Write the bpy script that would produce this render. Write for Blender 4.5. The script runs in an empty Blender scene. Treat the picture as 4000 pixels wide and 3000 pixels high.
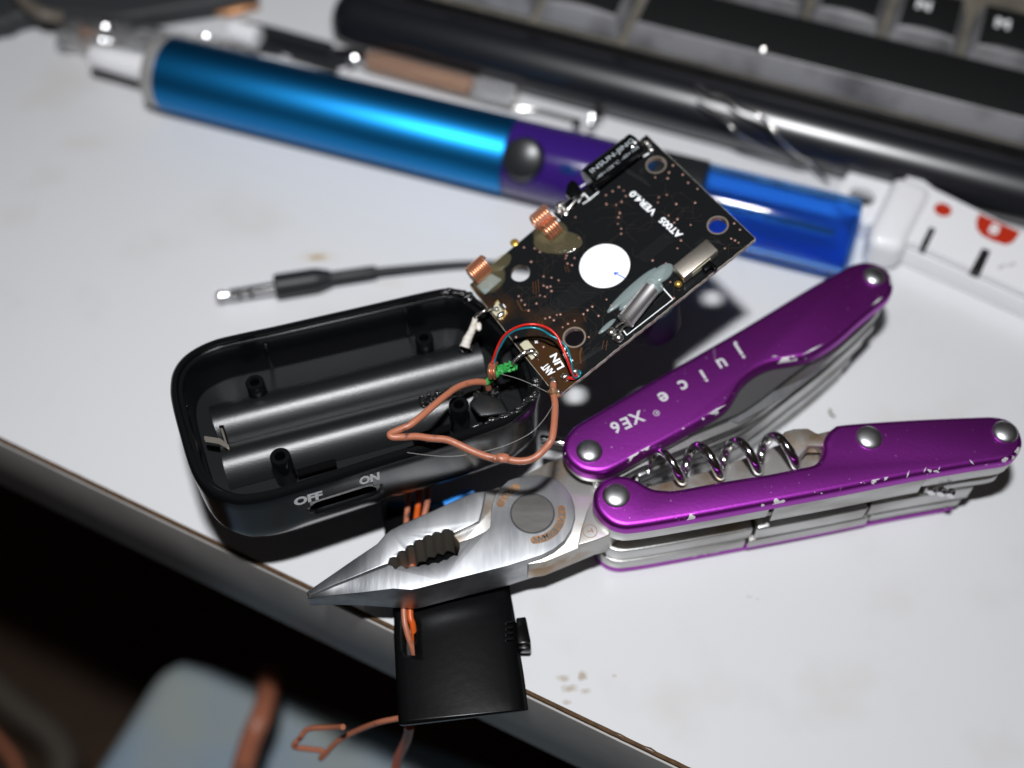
import bpy, bmesh, math, random
from mathutils import Vector, Matrix
random.seed(7)
scn = bpy.context.scene
COL = scn.collection
S = 0.001                                   # everything below is measured in millimetres
V = Vector
rad = math.radians

# ------------------------------------------------------------ camera, light, exposure
TH = rad(33.0); DIST = 260.0; FPX = 4828.0
CAM = V((0, -DIST*math.sin(TH), DIST*math.cos(TH)))
RX = V((1, 0, 0)); UPV = V((0, math.cos(TH), math.sin(TH))); FW = V((0, math.sin(TH), -math.cos(TH)))
cd = bpy.data.cameras.new('camera'); cam = bpy.data.objects.new('camera', cd); COL.objects.link(cam)
cam.location = CAM*S
cam.rotation_euler = (TH, 0, 0)
cd.sensor_width = 17.3; cd.lens = 17.3*FPX/4000
cd.clip_start = 0.005; cd.clip_end = 20
cd.dof.use_dof = True; cd.dof.focus_distance = 0.2175; cd.dof.aperture_fstop = 3.1
scn.camera = cam
w = bpy.data.worlds.new('World'); scn.world = w; w.use_nodes = True
w.node_tree.nodes['Background'].inputs[0].default_value = (1.0, 0.80, 0.62, 1)
w.node_tree.nodes['Background'].inputs[1].default_value = 0.013
scn.view_settings.view_transform = 'Standard'; scn.view_settings.look = 'None'
scn.view_settings.exposure = 0; scn.view_settings.gamma = 1
LPOS = CAM - 5*RX + 103*UPV - 80*FW
ld = bpy.data.lights.new('camera_flash', 'AREA'); ld.shape = 'RECTANGLE'
ld.size = 0.022; ld.size_y = 0.012; ld.energy = 0.95; ld.color = (0.97, 0.98, 1.0); ld.spread = rad(150)
lo = bpy.data.objects.new('camera_flash', ld); COL.objects.link(lo)
lo.location = LPOS*S
lo.rotation_euler = (V((-10, 60, 0))-LPOS).to_track_quat('-Z', 'Y').to_euler()

# ------------------------------------------------------------ helpers
def ray(px, py): return RX*((px-2000)/FPX) + UPV*((1500-py)/FPX) + FW
def U(px, py, h):
    """point of the real place at height h (mm) seen at photo pixel px, py"""
    r = ray(px, py); return CAM + r*((CAM.z-h)/(-r.z))
def onplane(px, py, P0, n, off=0.0):
    r = ray(px, py); t = ((P0+n*off)-CAM).dot(n)/r.dot(n); return CAM + r*t
def zz(k, x, y):
    ox, oy, s = {'A': (600, 1000, .7233), 'B': (1700, 450, .6931), 'C': (2100, 1000, .859), 'D': (1100, 1700, .6329),
                 'E': (1200, 0, 1.266), 'F': (2600, 0, .633), 'G': (0, 0, .633), 'H': (3200, 550, .3617),
                 'I': (1400, 2400, .3617), 'J': (2350, 850, .2953), 'K': (1750, 950, .2049), 'L': (1700, 1150, .2712)}[k]
    return (ox+x*s, oy+y*s)
def zl(k, pts): return [zz(k, *p) for p in pts]
ORG = {}
def origin(o): return ORG.get(o.name, V((0, 0, 0)))
def thing(name, label, cat, base, group=None, kind=None):
    o = bpy.data.objects.new(name, None); COL.objects.link(o)
    o.location = V(base)*S; ORG[o.name] = V(base); o.empty_display_size = 0.005
    tag(o, label, cat, group, kind); return o
def tag(o, label, cat, group=None, kind=None):
    if label: o['label'] = label
    if cat: o['category'] = cat
    if group: o['group'] = group
    if kind: o['kind'] = kind
    return o
def mk(name, geo, mat, parent=None, smooth=35, bevel=None, base=None, label=None):
    vs, fs = geo
    org = origin(parent) if parent else (V(base) if base is not None else V((0, 0, 0)))
    bm = bmesh.new()
    bv = [bm.verts.new((V(v)-org)*S) for v in vs]
    for f in fs:
        try: bm.faces.new([bv[i] for i in f])
        except ValueError: pass
    bmesh.ops.recalc_face_normals(bm, faces=bm.faces)
    if bevel:
        w_, sg, ang = (list(bevel)+[40])[:3]
        es = [e for e in bm.edges if len(e.link_faces) == 2 and e.calc_face_angle(0) > rad(ang)]
        bmesh.ops.bevel(bm, geom=es, offset=w_*S, segments=sg, profile=0.5, affect='EDGES', clamp_overlap=True)
    me = bpy.data.meshes.new(name); bm.to_mesh(me); bm.free()
    if smooth:
        me.polygons.foreach_set('use_smooth', [True]*len(me.polygons)); me.set_sharp_from_angle(angle=rad(smooth))
    me.materials.append(mat)
    o = bpy.data.objects.new(name, me); COL.objects.link(o); ORG[o.name] = org
    if parent: o.parent = parent
    else: o.location = org*S
    if label: o['label'] = label
    return o
def join(*gs):
    vs, fs = [], []
    for a, b in gs:
        k = len(vs); vs += list(a); fs += [tuple(i+k for i in f) for f in b]
    return vs, fs
def prism(top, bot):
    n = len(top)
    return list(top)+list(bot), [tuple(range(n)), tuple(range(2*n-1, n-1, -1))]+[(i, i+n, (i+1) % n+n, (i+1) % n) for i in range(n)]
def slab(pts, h0, h1):
    """outline of world points, between heights"""
    return prism([V((p.x, p.y, h1)) for p in pts], [V((p.x, p.y, h0)) for p in pts])
def box(c, ax, ay, az):
    c = V(c); q = [c+ax*i+ay*j for i, j in ((-1, -1), (1, -1), (1, 1), (-1, 1))]
    return prism([p+az for p in q], [p-az for p in q])
def catmull(P, n=6, closed=False):
    P = [V(p) for p in P]; N = len(P); out = []
    for i in range(N if closed else N-1):
        g = (lambda k: P[k % N]) if closed else (lambda k: P[max(0, min(N-1, k))])
        a, b, c, d = g(i-1), g(i), g(i+1), g(i+2)
        for j in range(n):
            t = j/n
            out.append(.5*((2*b)+(c-a)*t+(2*a-5*b+4*c-d)*t*t+(3*b-a-3*c+d)*t**3))
    if not closed: out.append(P[-1])
    return out
def tube(path, r, seg=12, rough=0.0):
    n = len(path); rs = r if isinstance(r, (list, tuple)) else [r]*n
    vs, fs = [], []; t = (path[1]-path[0]).normalized()
    nn = t.orthogonal().normalized()
    for i, p in enumerate(path):
        t2 = (path[min(i+1, n-1)]-path[max(i-1, 0)]).normalized()
        nn = (nn-t2*nn.dot(t2)).normalized(); bb = t2.cross(nn)
        for k in range(seg):
            a = 2*math.pi*k/seg; rr = rs[i]*(1+random.uniform(-rough, rough))
            vs.append(p+(nn*math.cos(a)+bb*math.sin(a))*rr)
    for i in range(n-1):
        for k in range(seg):
            a, b = i*seg+k, i*seg+(k+1) % seg; fs.append((a, b, b+seg, a+seg))
    fs.append(tuple(range(seg-1, -1, -1))); fs.append(tuple(range((n-1)*seg, n*seg)))
    return vs, fs
def rev(p0, p1, prof, seg=40):
    """solid of revolution: prof = (fraction or mm along axis, radius)"""
    ax = (p1-p0); L = ax.length; ax.normalize(); n = ax.orthogonal().normalized(); b = ax.cross(n)
    vs, fs = [], []
    for t, r in prof:
        for k in range(seg):
            a = 2*math.pi*k/seg; vs.append(p0+ax*(t*L)+(n*math.cos(a)+b*math.sin(a))*max(r, 1e-4))
    for i in range(len(prof)-1):
        for k in range(seg):
            a, c = i*seg+k, i*seg+(k+1) % seg; fs.append((a, c, c+seg, a+seg))
    fs.append(tuple(range(seg-1, -1, -1))); fs.append(tuple(range((len(prof)-1)*seg, len(prof)*seg)))
    return vs, fs
def dome(c, n, r, hgt, seg=28, rings=6, skirt=0.0):
    n = n.normalized(); a = n.orthogonal().normalized(); b = n.cross(a); vs, fs = [], []
    prof = ([(r, -skirt)] if skirt else [])+[(r*math.cos(t), hgt*math.sin(t)) for t in [math.pi/2*i/rings for i in range(rings)]]
    for rr, z in prof:
        for k in range(seg):
            q = 2*math.pi*k/seg; vs.append(c+n*z+(a*math.cos(q)+b*math.sin(q))*rr)
    for i in range(len(prof)-1):
        for k in range(seg):
            p, q = i*seg+k, i*seg+(k+1) % seg; fs.append((p, q, q+seg, p+seg))
    vs.append(c+n*hgt); m = len(vs)-1; l = (len(prof)-1)*seg
    for k in range(seg): fs.append((l+k, l+(k+1) % seg, m))
    fs.append(tuple(range(seg-1, -1, -1)))
    return vs, fs
def blob(c, rx, ry, rz, ax=None, n=None, seg=14, rings=8, noise=0.0, rs=0):
    rnd = random.Random(rs); n = (n or V((0, 0, 1))).normalized()
    ax = ax or V((1, 0, 0)); ax = (ax-n*ax.dot(n)).normalized(); ay = n.cross(ax); vs, fs = [], []
    for i in range(1, rings):
        th = math.pi*i/rings
        for k in range(seg):
            a = 2*math.pi*k/seg; q = 1+rnd.uniform(-noise, noise)
            vs.append(c+ax*(rx*math.sin(th)*math.cos(a)*q)+ay*(ry*math.sin(th)*math.sin(a)*q)+n*(rz*math.cos(th)*q))
    vs += [c+n*rz, c-n*rz]; a_, b_ = len(vs)-2, len(vs)-1
    for k in range(seg): fs.append((a_, k, (k+1) % seg)); fs.append((b_, (rings-2)*seg+(k+1) % seg, (rings-2)*seg+k))
    for i in range(rings-2):
        for k in range(seg): fs.append((i*seg+k, (i+1)*seg+k, (i+1)*seg+(k+1) % seg, i*seg+(k+1) % seg))
    return vs, fs
def loft(rings, capa=True, capb=True):
    n = len(rings[0]); vs = [p for r in rings for p in r]; fs = []
    for i in range(len(rings)-1):
        for k in range(n): fs.append((i*n+k, i*n+(k+1) % n, (i+1)*n+(k+1) % n, (i+1)*n+k))
    if capa: fs.append(tuple(range(n-1, -1, -1)))
    if capb: fs.append(tuple(range((len(rings)-1)*n, len(rings)*n)))
    return vs, fs
def grid(rows):
    m = len(rows[0]); vs = [p for r in rows for p in r]
    return vs, [(i*m+j, i*m+j+1, (i+1)*m+j+1, (i+1)*m+j) for i in range(len(rows)-1) for j in range(m-1)]
def inset(P, d):
    """offset a closed horizontal outline inward by d"""
    n = len(P); area = sum(P[i].x*P[(i+1) % n].y-P[(i+1) % n].x*P[i].y for i in range(n)); sg = 1 if area > 0 else -1; out = []
    for i in range(n):
        t = (P[(i+1) % n]-P[i-1]); t.z = 0; t.normalize(); out.append(P[i]+V((-t.y, t.x, 0))*d*sg)
    return out
def holed(outer, holes, P0, ux, uy, n, thick):
    """flat plate with holes: outlines are 3D points on the plane (P0; ux, uy), thickness goes to -n"""
    cu = bpy.data.curves.new('tmp', 'CURVE'); cu.dimensions = '2D'; cu.fill_mode = 'BOTH'
    for loop in [outer]+holes:
        sp = cu.splines.new('POLY'); sp.points.add(len(loop)-1)
        for i, p in enumerate(loop): d = p-P0; sp.points[i].co = (d.dot(ux), d.dot(uy), 0, 1)
        sp.use_cyclic_u = True
    cu.extrude = thick/2
    o = bpy.data.objects.new('tmp', cu); COL.objects.link(o)
    dg = bpy.context.evaluated_depsgraph_get(); me = bpy.data.meshes.new_from_object(o.evaluated_get(dg))
    vs = [P0+ux*v.co.x+uy*v.co.y+n*(v.co.z-thick/2) for v in me.vertices]; fs = [tuple(p.vertices) for p in me.polygons]
    bpy.data.objects.remove(o); bpy.data.curves.remove(cu); bpy.data.meshes.remove(me)
    # merge coincident points so that the walls join the faces
    key, idx, nv = {}, [], []
    for v in vs:
        k = (round(v.x, 3), round(v.y, 3), round(v.z, 3))
        if k not in key: key[k] = len(nv); nv.append(v)
        idx.append(key[k])
    return nv, [f for f in (tuple(dict.fromkeys(idx[i] for i in f)) for f in fs) if len(f) > 2]
_tc = {}
def text2d(s, bold=0.0, spacing=1.0):
    k = (s, bold, spacing)
    if k not in _tc:
        cu = bpy.data.curves.new('tmp', 'FONT'); cu.body = s; cu.size = 1; cu.offset = bold; cu.space_character = spacing; cu.resolution_u = 3
        o = bpy.data.objects.new('tmp', cu); COL.objects.link(o)
        me = bpy.data.meshes.new_from_object(o.evaluated_get(bpy.context.evaluated_depsgraph_get()))
        vs = [(v.co.x, v.co.y) for v in me.vertices]; fs = [tuple(p.vertices) for p in me.polygons]
        bpy.data.objects.remove(o); bpy.data.curves.remove(cu); bpy.data.meshes.remove(me)
        x0 = min(v[0] for v in vs); x1 = max(v[0] for v in vs)
        _tc[k] = ([(x-x0, y) for x, y in vs], fs, x1-x0)
    return _tc[k]
def text(s, A, B, n, hgt=None, off=0.04, bold=0.02, spacing=1.0, shear=0.0):
    """flat lettering with its baseline from A to B on a surface of normal n"""
    vs, fs, wd = text2d(s, bold, spacing); d = B-A; L = d.length; d.normalize(); up = n.cross(d).normalized()
    sx = L/wd; sy = (hgt/0.72) if hgt else sx
    return [A+n*off+d*(x*sx+shear*y*sy)+up*(y*sy) for x, y in vs], fs
def glint_disc(c, r, tilt=0.0):  # tiny added mirror disc, tilted to throw the flash at the camera
    h = ((CAM-c).normalized()+(LPOS-c).normalized()).normalized(); h = (h+V((tilt, tilt*.6, 0))).normalized()
    return rev(c, c+h*.12, [(0, r*.6), (.5, r*.74), (1, r*.66)], 12)
def text_at(s, c, d, n, size, off=0.04, bold=0.02):
    vs, fs, wd = text2d(s, bold); d = d.normalized(); up = n.cross(d).normalized()
    return [c+n*off+d*((x-wd/2)*size)+up*((y-.35)*size) for x, y in vs], fs

# ------------------------------------------------------------ materials
def mat(name, col, rough=.5, metal=0, spec=.5, coat=0, trans=0, ior=1.45, bump=None, vary=None, aniso=0, emit=None, sss=0):
    m = bpy.data.materials.new(name); m.use_nodes = True; nt = m.node_tree; b = nt.nodes['Principled BSDF']
    b.inputs['Base Color'].default_value = (*col, 1); b.inputs['Roughness'].default_value = rough
    b.inputs['Metallic'].default_value = metal; b.inputs['Specular IOR Level'].default_value = spec
    b.inputs['Coat Weight'].default_value = coat; b.inputs['Transmission Weight'].default_value = trans
    b.inputs['IOR'].default_value = ior; b.inputs['Coat Roughness'].default_value = .08
    if sss: b.inputs['Subsurface Weight'].default_value = sss; b.inputs['Subsurface Scale'].default_value = .002
    tc = nt.nodes.new('ShaderNodeTexCoord')
    if vary:                                     # (scale, second colour, low, high[, stretch])
        nz = noise(nt, tc, vary[0], vary[4] if len(vary) > 4 else None)
        mx = ramp(nt, nz.outputs[0], vary[2], vary[3], col, vary[1]); nt.links.new(mx.outputs[0], b.inputs['Base Color'])
    if bump:                                     # (scale, strength, distance[, stretch])
        nz = noise(nt, tc, bump[0], bump[3] if len(bump) > 3 else None, 3)
        bp = nt.nodes.new('ShaderNodeBump'); bp.inputs['Strength'].default_value = bump[1]; bp.inputs['Distance'].default_value = bump[2]*S
        nt.links.new(nz.outputs[0], bp.inputs['Height']); nt.links.new(bp.outputs[0], b.inputs['Normal'])
    return m
def noise(nt, tc, scale, stretch=None, detail=4, rot=None):
    nz = nt.nodes.new('ShaderNodeTexNoise'); nz.inputs['Scale'].default_value = scale; nz.inputs['Detail'].default_value = detail
    mp = nt.nodes.new('ShaderNodeMapping')
    if stretch: mp.inputs['Scale'].default_value = stretch[:3]
    if stretch and len(stretch) > 3: mp.inputs['Rotation'].default_value = (0, 0, rad(stretch[3]))
    nt.links.new(tc.outputs['Object'], mp.inputs[0]); nt.links.new(mp.outputs[0], nz.inputs['Vector']); return nz
def ramp(nt, src, lo_, hi_, c0, c1):
    r = nt.nodes.new('ShaderNodeValToRGB'); r.color_ramp.elements[0].position = lo_; r.color_ramp.elements[1].position = hi_
    r.color_ramp.elements[0].color = (*c0, 1) if len(c0) == 3 else c0; r.color_ramp.elements[1].color = (*c1, 1)
    nt.links.new(src, r.inputs[0]); return r
def mathn(nt, op, a, b=None, clamp=False):
    n = nt.nodes.new('ShaderNodeMath'); n.operation = op; n.use_clamp = clamp
    for i, x in enumerate((a, b)):
        if x is None: continue
        if isinstance(x, (int, float)): n.inputs[i].default_value = x
        else: nt.links.new(x, n.inputs[i])
    return n.outputs[0]
def mixc(nt, fac, a, b):
    n = nt.nodes.new('ShaderNodeMix'); n.data_type = 'RGBA'
    for s_, x in ((0, fac), (6, a), (7, b)):
        if isinstance(x, tuple): n.inputs[s_].default_value = (*x, 1)
        elif isinstance(x, (int, float)): n.inputs[s_].default_value = x
        else: nt.links.new(x, n.inputs[s_])
    return n.outputs[2]

M = {}
M['steel'] = mat('brushed_steel', (.50, .51, .52), .46, 1, bump=(1100, .5, .06, (1, .10, 1, -62)), vary=(260, (.30, .31, .33), .38, .72, (1, .25, 1, -62)))
M['glint'] = mat('glint_metal', (.62, .62, .63), .27, 1)  # for the added discs that stand in for flash highlights
M['liner'] = mat('liner_steel', (.54, .54, .53), .33, .95, bump=(1500, .3, .04), vary=(160, (.30, .29, .27), .42, .72, (.3, 1, 1)))
M['chrome'] = mat('polished_steel', (.74, .74, .75), .13, 1, bump=(250, .12, .04))
M['rivet'] = mat('rivet_steel', (.74, .75, .76), .36, 1, bump=(400, .35, .06), vary=(300, (.4, .4, .42), .45, .7))
M['rusty'] = mat('stained_steel', (.50, .49, .47), .42, .75, vary=(140, (.30, .19, .09), .46, .68), bump=(500, .3, .05))
M['rust'] = mat('rust_brown', (.36, .20, .10), .6, .4, vary=(500, (.20, .10, .05), .4, .7), bump=(900, .5, .08))
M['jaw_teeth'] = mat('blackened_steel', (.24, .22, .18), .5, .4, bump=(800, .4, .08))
M['case'] = mat('black_plastic', (.004, .0046, .005), .22, 0, .5, bump=(2600, .12, .02))
M['case_fl'] = mat('black_plastic_floor', (.006, .007, .008), .45, 0, .3)
M['case_in'] = mat('black_plastic_inside', (.007, .0085, .009), .36, 0, .85, ior=1.5, bump=(5200, .8, .04))
M['burnt'] = mat('melted_plastic', (.015, .015, .015), .22, 0, .6, bump=(700, 1.0, .5))
M['lid'] = mat('matt_black_plastic', (.0032, .0034, .0036), .24, 0, .16, bump=(500, .3, .05))
M['black'] = mat('black_rubber', (.015, .016, .018), .45, 0, .4)
M['white_ink'] = mat('white_print', (.92, .94, .95), .5)
M['cap_ink'] = mat('grey_print', (.42, .46, .48), .4)
M['silver_ink'] = mat('etched_silver', (.72, .70, .75), .4, .3)
M['white_pl'] = mat('white_plastic', (.86, .86, .88), .35, coat=.3)
M['grey_pl'] = mat('grey_plastic', (.34, .33, .32), .4)
M['red'] = mat('red_plastic', (.50, .030, .010), .4)
M['copper'] = mat('copper_wire', (.95, .46, .27), .34, .85, bump=(500, .2, .04))
M['copper_ins'] = mat('copper_brown_insulation', (.42, .15, .085), .36, 0, .5, vary=(420, (.12, .045, .035), .60, .70), bump=(450, .4, .06))
M['orange_ins'] = mat('orange_insulation', (.58, .095, .012), .35)
M['redw'] = mat('red_enamel', (.62, .02, .015), .25, .2, bump=(1200, .6, .05))
M['tealw'] = mat('teal_enamel', (.01, .20, .26), .22, .3, bump=(1200, .6, .05))
M['green'] = mat('green_insulation', (.035, .33, .07), .5, bump=(900, .8, .15))
M['whitew'] = mat('white_insulation', (.70, .66, .60), .5, bump=(600, .6, .12), vary=(500, (.45, .36, .28), .55, .75))
M['solder'] = mat('solder', (.80, .78, .74), .28, 1, bump=(800, .5, .08))
M['gold'] = mat('gold_pad', (.85, .52, .12), .3, .8)
M['beige'] = mat('pad_body', (.52, .50, .36), .35, bump=(900, .4, .05))
M['fr4'] = mat('board_edge', (.62, .58, .48), .6, vary=(900, (.30, .26, .18), .45, .65), bump=(1200, .8, .12))
M['ring'] = mat('hole_ring', (.36, .29, .23), .35, .6)
M['sticker'] = mat('white_sticker', (.95, .95, .95), .6)
M['bluew'] = mat('blue_insulation', (.02, .26, .80), .4)
M['bluepen'] = mat('blue_ink', (.02, .12, .62), .5)
M['via'] = mat('via_copper', (.36, .20, .16), .35, .5)
M['trace'] = mat('trace_brown', (.11, .045, .015), .35, .3)
M['trace_d'] = mat('trace_dark', (.035, .037, .040), .3, .2)
M['trace_d2'] = mat('trace_under_mask', (.026, .020, .016), .28, .1)
M['glue'] = mat('hot_glue', (.34, .29, .15), .06, 0, 1.0, ior=1.6, bump=(320, 1.0, .5)); M['glue'].node_tree.nodes['Principled BSDF'].inputs['Alpha'].default_value = .20
M['glue_b'] = mat('milky_glue', (.36, .44, .44), .22, 0, .5, bump=(200, .6, .15)); M['glue_b'].node_tree.nodes['Principled BSDF'].inputs['Alpha'].default_value = .5
M['can'] = mat('nickel_can', (.60, .55, .48), .38, 1, bump=(5200, .8, .04))
M['crystal'] = mat('crystal_can', (.95, .92, .92), .40, 1, bump=(1500, .2, .03))
M['purple_pl'] = mat('violet_plastic', (.034, .011, .15), .16, 0, .5, coat=.5)
M['knob'] = mat('black_button', (.016, .018, .020), .32, 0, .5)
M['collar'] = mat('grey_collar', (.40, .39, .38), .3, .3)
M['key'] = mat('key_black', (.010, .011, .011), .55, 0, .3)
M['key_side'] = mat('key_side_grey', (.24, .24, .25), .42, 0, .5, bump=(600, .3, .05), vary=(90, (.10, .10, .105), .4, .7))
M['kb'] = mat('keyboard_gloss_black', (.008, .009, .012), .30, 0, .9, ior=1.5, bump=(160, .1, .05))
M['kb_deck'] = mat('keyboard_deck', (.19, .17, .135), .6, vary=(200, (.12, .11, .09), .4, .7))
M['clear'] = mat('clear_plastic', (.93, .93, .93), .06, 0, .5, trans=.92, ior=1.3)
M['tweez'] = mat('thin_wire_steel', (.7, .68, .66), .2, 1)
M['copper_fill'] = mat('copper_insert', (.55, .27, .13), .4, .4)
M['floor'] = mat('brown_floor', (.10, .055, .03), .7, vary=(14, (.05, .03, .018), .4, .65))
M['cushion'] = mat('blue_grey_cloth', (.25, .36, .50), .7, vary=(24, (.36, .40, .38), .35, .65), bump=(500, .5, .3))
M['palecable'] = mat('pale_cable', (.13, .11, .09), .5)
M['darkpad'] = mat('dark_plastic_pad', (.030, .033, .036), .55)
M['dialb'] = mat('blue_black_dial', (.010, .014, .026), .6, 0, .12)
M['shadowcore'] = mat('shade_dark_steel', (.10, .10, .10), .5, .6)  # dark tone stands in for shade between tool plates and in grooves

def blue_anod():
    m = mat('blue_anodised', (.012, .21, .52), .44, 1, bump=(1500, .15, .03)); return m
M['blue'] = blue_anod()
M['blue_clear'] = mat('clear_blue_plastic', (.15, .46, 1.0), .05, 0, .8, trans=.96, ior=1.22)

def purple():
    m = bpy.data.materials.new('purple_anodised'); m.use_nodes = True; nt = m.node_tree; b = nt.nodes['Principled BSDF']
    b.inputs['Metallic'].default_value = 1; b.inputs['Roughness'].default_value = .42
    tc = nt.nodes.new('ShaderNodeTexCoord'); ge = nt.nodes.new('ShaderNodeNewGeometry')
    sp = nt.nodes.new('ShaderNodeSeparateXYZ'); nt.links.new(ge.outputs['Normal'], sp.inputs[0])
    tilt = mathn(nt, 'SUBTRACT', 1.0, sp.outputs[2])
    side = mathn(nt, 'GREATER_THAN', tilt, .06)
    low = mathn(nt, 'LESS_THAN', sp.outputs[1], .25)
    n1 = noise(nt, tc, 150, None, 6); n2 = noise(nt, tc, 700, None, 4)
    chip = mathn(nt, 'GREATER_THAN', mathn(nt, 'ADD', n1.outputs[0], mathn(nt, 'MULTIPLY', n2.outputs[0], .55)), .895)
    inner = mathn(nt, 'LESS_THAN', tilt, .75)
    f1 = mathn(nt, 'MULTIPLY', mathn(nt, 'MULTIPLY', mathn(nt, 'MULTIPLY', side, chip), low), inner)
    # fine scratches on the flat
    n3 = noise(nt, tc, 300, (1, .06, 1, 35), 3); n4 = noise(nt, tc, 60, None, 2)
    scr = mathn(nt, 'MULTIPLY', mathn(nt, 'GREATER_THAN', n3.outputs[0], .70), mathn(nt, 'GREATER_THAN', n4.outputs[0], .55))
    spk = mathn(nt, 'GREATER_THAN', noise(nt, tc, 1100, None, 1).outputs[0], .75)
    base = mixc(nt, mathn(nt, 'MULTIPLY', n4.outputs[0], .6), (.42, .050, .48), (.30, .035, .37))
    base = mixc(nt, mathn(nt, 'MULTIPLY', mathn(nt, 'MAXIMUM', scr, spk), .6), base, (.80, .45, .88))
    col = mixc(nt, f1, base, (.72, .70, .72)); nt.links.new(col, b.inputs['Base Color']); nt.links.new(mathn(nt, 'SUBTRACT', 1.0, mathn(nt, 'MULTIPLY', f1, .75)), b.inputs['Metallic'])
    bp = nt.nodes.new('ShaderNodeBump'); bp.inputs['Strength'].default_value = .3; bp.inputs['Distance'].default_value = .05*S
    nt.links.new(noise(nt, tc, 1600, None, 2).outputs[0], bp.inputs['Height']); nt.links.new(bp.outputs[0], b.inputs['Normal'])
    return m
M['purple'] = purple()

def board_mat():
    m = bpy.data.materials.new('black_solder_mask'); m.use_nodes = True; nt = m.node_tree; b = nt.nodes['Principled BSDF']
    b.inputs['Roughness'].default_value = .2; b.inputs['Specular IOR Level'].default_value = .4
    tc = nt.nodes.new('ShaderNodeTexCoord')
    n1 = noise(nt, tc, 95, None, 3)
    # brown bare areas where flux and heat browned the end of the board
    mp = nt.nodes.new('ShaderNodeMapping'); nt.links.new(tc.outputs['Object'], mp.inputs[0])
    d = (U(2240, 1000, 36)-U(1960, 1300, 34)).normalized()
    vm = nt.nodes.new('ShaderNodeVectorMath'); vm.operation = 'DOT_PRODUCT'
    nt.links.new(mp.outputs[0], vm.inputs[0]); vm.inputs[1].default_value = (d.x, d.y, 0)
    g = mathn(nt, 'MULTIPLY', mathn(nt, 'SUBTRACT', BROWN_AT, vm.outputs['Value']), 140.0)
    f = mathn(nt, 'MULTIPLY', mathn(nt, 'ADD', g, mathn(nt, 'MULTIPLY', mathn(nt, 'SUBTRACT', n1.outputs[0], .5), 6.0)), .9, True)
    f = mathn(nt, 'MULTIPLY', f, .8)
    nt.links.new(mixc(nt, f, (.008, .009, .010), (.060, .026, .009)), b.inputs['Base Color'])
    bp = nt.nodes.new('ShaderNodeBump'); bp.inputs['Strength'].default_value = .15; bp.inputs['Distance'].default_value = .05*S
    nt.links.new(noise(nt, tc, 700, None, 3).outputs[0], bp.inputs['Height']); nt.links.new(bp.outputs[0], b.inputs['Normal'])
    return m

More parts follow.
